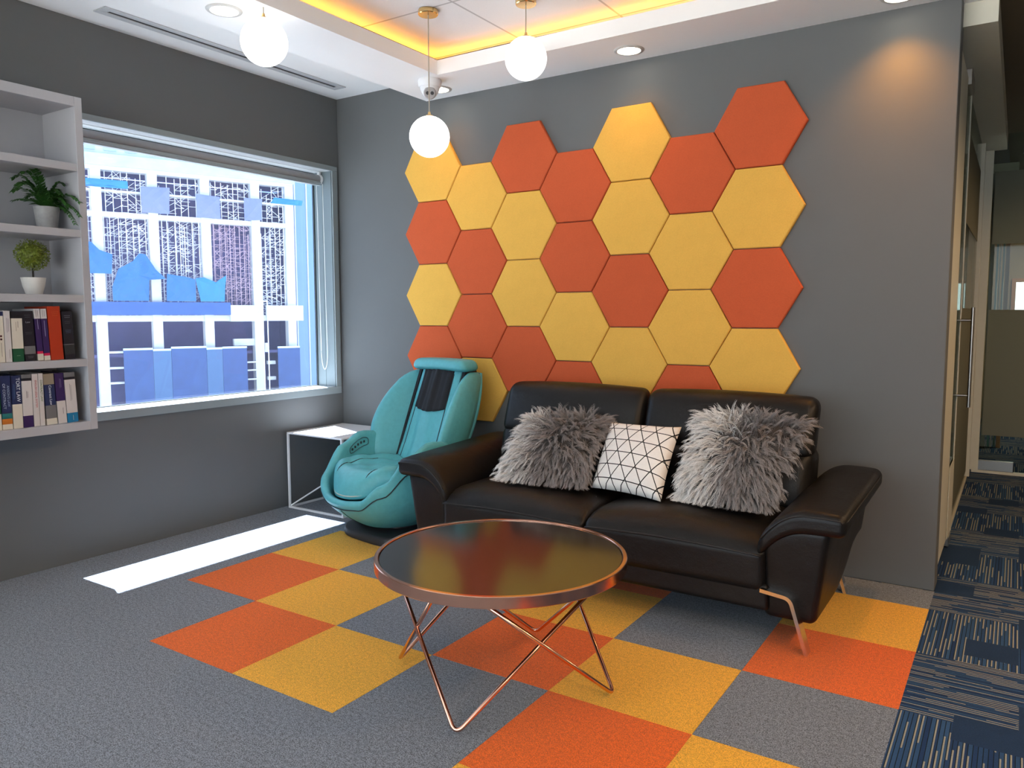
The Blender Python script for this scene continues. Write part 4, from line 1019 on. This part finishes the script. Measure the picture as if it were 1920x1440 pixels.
def scaffold(x0, x1, z0, z1, m, ny=2):
    mb = MB()
    for layer in range(ny):
        y = 0.35 + layer*1.3
        x = x0 + rnd.random()*0.3
        while x < x1:
            zt = z1 - (rnd.random()*0.8 if rnd.random() < .4 else 0)
            mb.tube([(x, y, z0), (x, y, zt)], 0.034, 4)
            z = z0 + rnd.random()*0.4
            while z < zt-0.3:
                nx = min(x1, x+rnd.choice((0.5, 0.7)))
                if rnd.random() < 0.72: mb.tube([(x, y, z), (nx, y, z)], 0.020, 4)
                if rnd.random() < 0.36: mb.tube([(x, y, z), (nx, y, z+rnd.uniform(.35, .6))], 0.018, 4)
                if rnd.random() < 0.20: mb.tube([(nx, y, z), (x, y, z+rnd.uniform(.3, .55))], 0.020, 4)
                z += rnd.uniform(0.32, 0.62)
            x += rnd.uniform(0.34, 0.62)
    o = mb.build('scaffolding', m, site); o['kind'] = 'stuff'
for k in range(len(colx)-1):
    a, b = colx[k]+0.4, colx[k+1]-0.4
    scaffold(a, b, 1.25, 8.95, M_SCAFR if k == 4 else M_SCAF)
    scaffold(a, b, 9.35, 12.5, M_SCAF, 1)
MB().box((12.55, -0.9, -6), (12.63, -0.82, 2.4)).box((12.95, -0.9, -6), (13.03, -0.82, 2.4)).box((12.55, -0.9, 2.4), (13.03, -0.82, 2.5)).build('hoist_mast', M_SCAF, site)
MB().box((-8.2, -0.45, 1.28), (10.0, -0.40, 1.85)).box((-8.2, -0.47, 1.85), (10.0, -0.40, 1.95)).box((-8.2, -0.45, 1.95), (10.0, -0.40, 2.32)).build('edge_sheet', M_WRAP, site)
MB().box((-8.2, -.1, 12.85), (16.0, .3, 13.75)).build('top_netting', simple('pale_cyan_netting', (0.50, 0.80, 0.82, 1), .7, var=.25, scale=.7), site)
up_ = MB(); up_.box((-8.2, 0.6, 13.7), (16, 5, 19))
up_.build('upper_storey', M_CONC, site)
wn_ = MB()
for k in range(16): wn_.box((-8+1.5*k, 0.5, 14.1), (-8+1.5*k+0.9, 0.62, 14.35+0.2*(k % 3)))
wn_.build('upper_openings', simple('blue_grey_openings', (0.45, 0.58, 0.75, 1), .6), site)
for z in (-1.75, -3.0, -4.2): MB().box((0.5, -0.1, z), (1.7, 0.4, z+0.16)).build('landing', M_CONC, site)
for z in (-2.9, -3.6, -4.4): MB().box((11.2, -0.1, z), (12.3, 0.3, z+0.12)).build('landing', M_CONC, site)
MB().box((10.4, 0.3, -1.4), (12.2, 0.7, -0.8)).box((13.2, .1, -4.5), (13.9, .5, -4.2)).box((13.2, .1, -3.1), (13.9, .5, -2.8)).box((13.0, .1, -2.0), (13.35, .5, -1.2)).build('site_cabin', M_CONC, site)
def sheet(name, pts, m, label, y=-0.55, cat='tarpaulin', group=None, seed=1, loc_y=0.0):
    """hanging cloth: outline in facade coordinates, given a thickness and folds"""
    rn = random.Random(seed); cx = sum(p[0] for p in pts)/len(pts); cz = min(p[1] for p in pts)
    mb = MB(); n = len(pts)
    top = [Vector((p[0]-cx, -0.10*math.sin(p[0]*3.1), p[1]-cz)) for p in pts]
    mid = [q_*0.0 + Vector((sum(p.x for p in top)/n, -0.16, sum(p.z for p in top)/n)) for q_ in top[:1]]
    vs = top + mid; fs = [(i, (i+1) % n, n) for i in range(n)]
    mb.raw(vs, fs); o = mb.build(name, m, None, solid=0.03)
    A = Vector((-60.0, 29.093, 0)); ca, sa = math.cos(ANG), math.sin(ANG)
    o.location = A + Vector((ca*cx - sa*y, sa*cx + ca*y, cz)); o.rotation_euler = (0, 0, ANG)
    bm = bmesh.new(); bm.from_mesh(o.data); bmesh.ops.subdivide_edges(bm, edges=bm.edges, cuts=3, use_grid_fill=True)
    for v_ in bm.verts: v_.co.y += 0.07*math.sin(v_.co.x*5+seed)*math.cos(v_.co.z*3)
    bm.to_mesh(o.data); bm.free()
    return tag(o, label, cat, group)
sheet('tarpaulin', [(1.0, 2.4), (3.6, 2.4), (3.7, 4.1), (4.9, 4.2), (4.2, 4.9), (3.5, 6.1), (3.0, 6.15), (2.5, 5.5), (1.5, 4.9), (1.0, 3.5)], M_TARP, 'blue tarpaulin draped tallest over the scaffolding outside', seed=2)
sheet('tarpaulin', [(-1.2, 4.5), (1.0, 4.5), (1.1, 6.0), (0.2, 6.3), (-0.3, 6.9), (-1.2, 7.0)], M_TARP, 'blue tarpaulin hung over the building column nearest the bookshelf', seed=3)
sheet('tarpaulin', [(4.9, 2.4), (7.2, 2.4), (7.2, 4.2), (6.4, 4.4), (5.0, 4.6)], M_TARP, 'blue tarpaulin low between two columns, beside the tallest one', seed=4)
sheet('tarpaulin', [(7.6, 2.4), (9.5, 2.4), (9.7, 4.6), (8.8, 4.0), (7.9, 4.4), (7.2, 4.3)], M_TARPC, 'light blue tarpaulin with a sagging top edge outside', seed=5)
sheet('debris_net', [(3.4, 9.4), (5.4, 9.4), (5.5, 11.5), (3.35, 11.4)], M_NET, 'grey debris net high on the building, nearest the bookshelf', cat='net', group='grey debris nets', seed=6)
sheet('debris_net', [(7.5, 9.3), (9.4, 9.3), (9.4, 11.1), (7.5, 11.2)], M_NET, 'grey debris net high on the building, between two others', cat='net', group='grey debris nets', seed=7)
sheet('debris_net', [(11.4, 9.3), (12.8, 9.4), (12.9, 11.2), (11.4, 11.2)], M_NET, 'narrow grey debris net high on the building, nearest the light blue edge net', cat='net', group='grey debris nets', seed=8)
sheet('edge_net', [(-1.0, 11.1), (2.4, 11.1), (2.4, 11.7), (-1.0, 11.7)], M_TARPC, 'light blue strip of netting high up beside the bookshelf', cat='net', seed=9)
sheet('edge_net', [(13.7, 10.95), (16.4, 10.9), (16.5, 11.35), (14.0, 11.45)], M_TARPC, 'light blue strip of netting near the blue tower outside', cat='net', seed=10)
def hoarding(x0, x1, z0, z1, m, label, y=-0.6):
    A = Vector((-60.0, 29.093, 0)); ca, sa = math.cos(ANG), math.sin(ANG); cx = (x0+x1)/2
    t = thing('hoarding_panel', label, 'site panel', A + Vector((ca*cx-sa*y, sa*cx+ca*y, z0)), ANG, 'hoarding panels in front of the building')
    hw = (x1-x0)/2
    MB().box((-hw, 0, 0), (hw, 0.08, z1-z0)).build('sheet', m, t)
    MB().box((-hw, -0.02, z1-z0-0.02), (hw, 0.1, z1-z0+0.14)).build('top_rail', simple('pale_rail', (0.65, 0.85, 0.85, 1), .6), t)
hoarding(1.55, 3.7, -12, -1.5, M_PANEL, 'dark blue hoarding panel nearest the bookshelf, outside the window')
hoarding(3.72, 5.08, -12, -1.6, M_PANELG, 'grey-blue hoarding panel between the two dark ones nearest the bookshelf')
hoarding(5.1, 7.85, -12, -1.45, M_PANEL, 'wide dark blue hoarding panel in the middle of the row')
hoarding(7.87, 9.15, -12, -1.6, M_PANELG, 'grey-blue hoarding panel between the wide dark one and the red-streaked bay')
hoarding(9.17, 11.2, -12, -1.55, M_PANEL, 'dark blue hoarding panel beside the hoist mast')
hoarding(13.9, 15.9, -12, -1.65, M_PANEL, 'dark blue hoarding panel beyond the hoist mast')
A0 = Vector((-60.0, 29.093, 0)); ca, sa = math.cos(ANG), math.sin(ANG)
tw = thing('office_tower', 'light blue glass tower behind the building site', 'building', A0 + Vector((ca*20.8-sa*6, sa*20.8+ca*6, -12)), ANG)
MB().box((-4.2, -1, 0), (6, 6, 45)).build('wall', M_TOWER, tw)
tl = MB()
for k in range(9): tl.box((-4.2+1.15*k, -1.06, 0), (-4.2+1.15*k+0.12, -1.0, 45))
tl.build('mullions', M_CONC, tw)
struct(MB().box((-150, -120, -12.3), (110, 120, -12)).build('street', simple('pale_street', (0.155, 0.155, 0.15, 1), .9)))
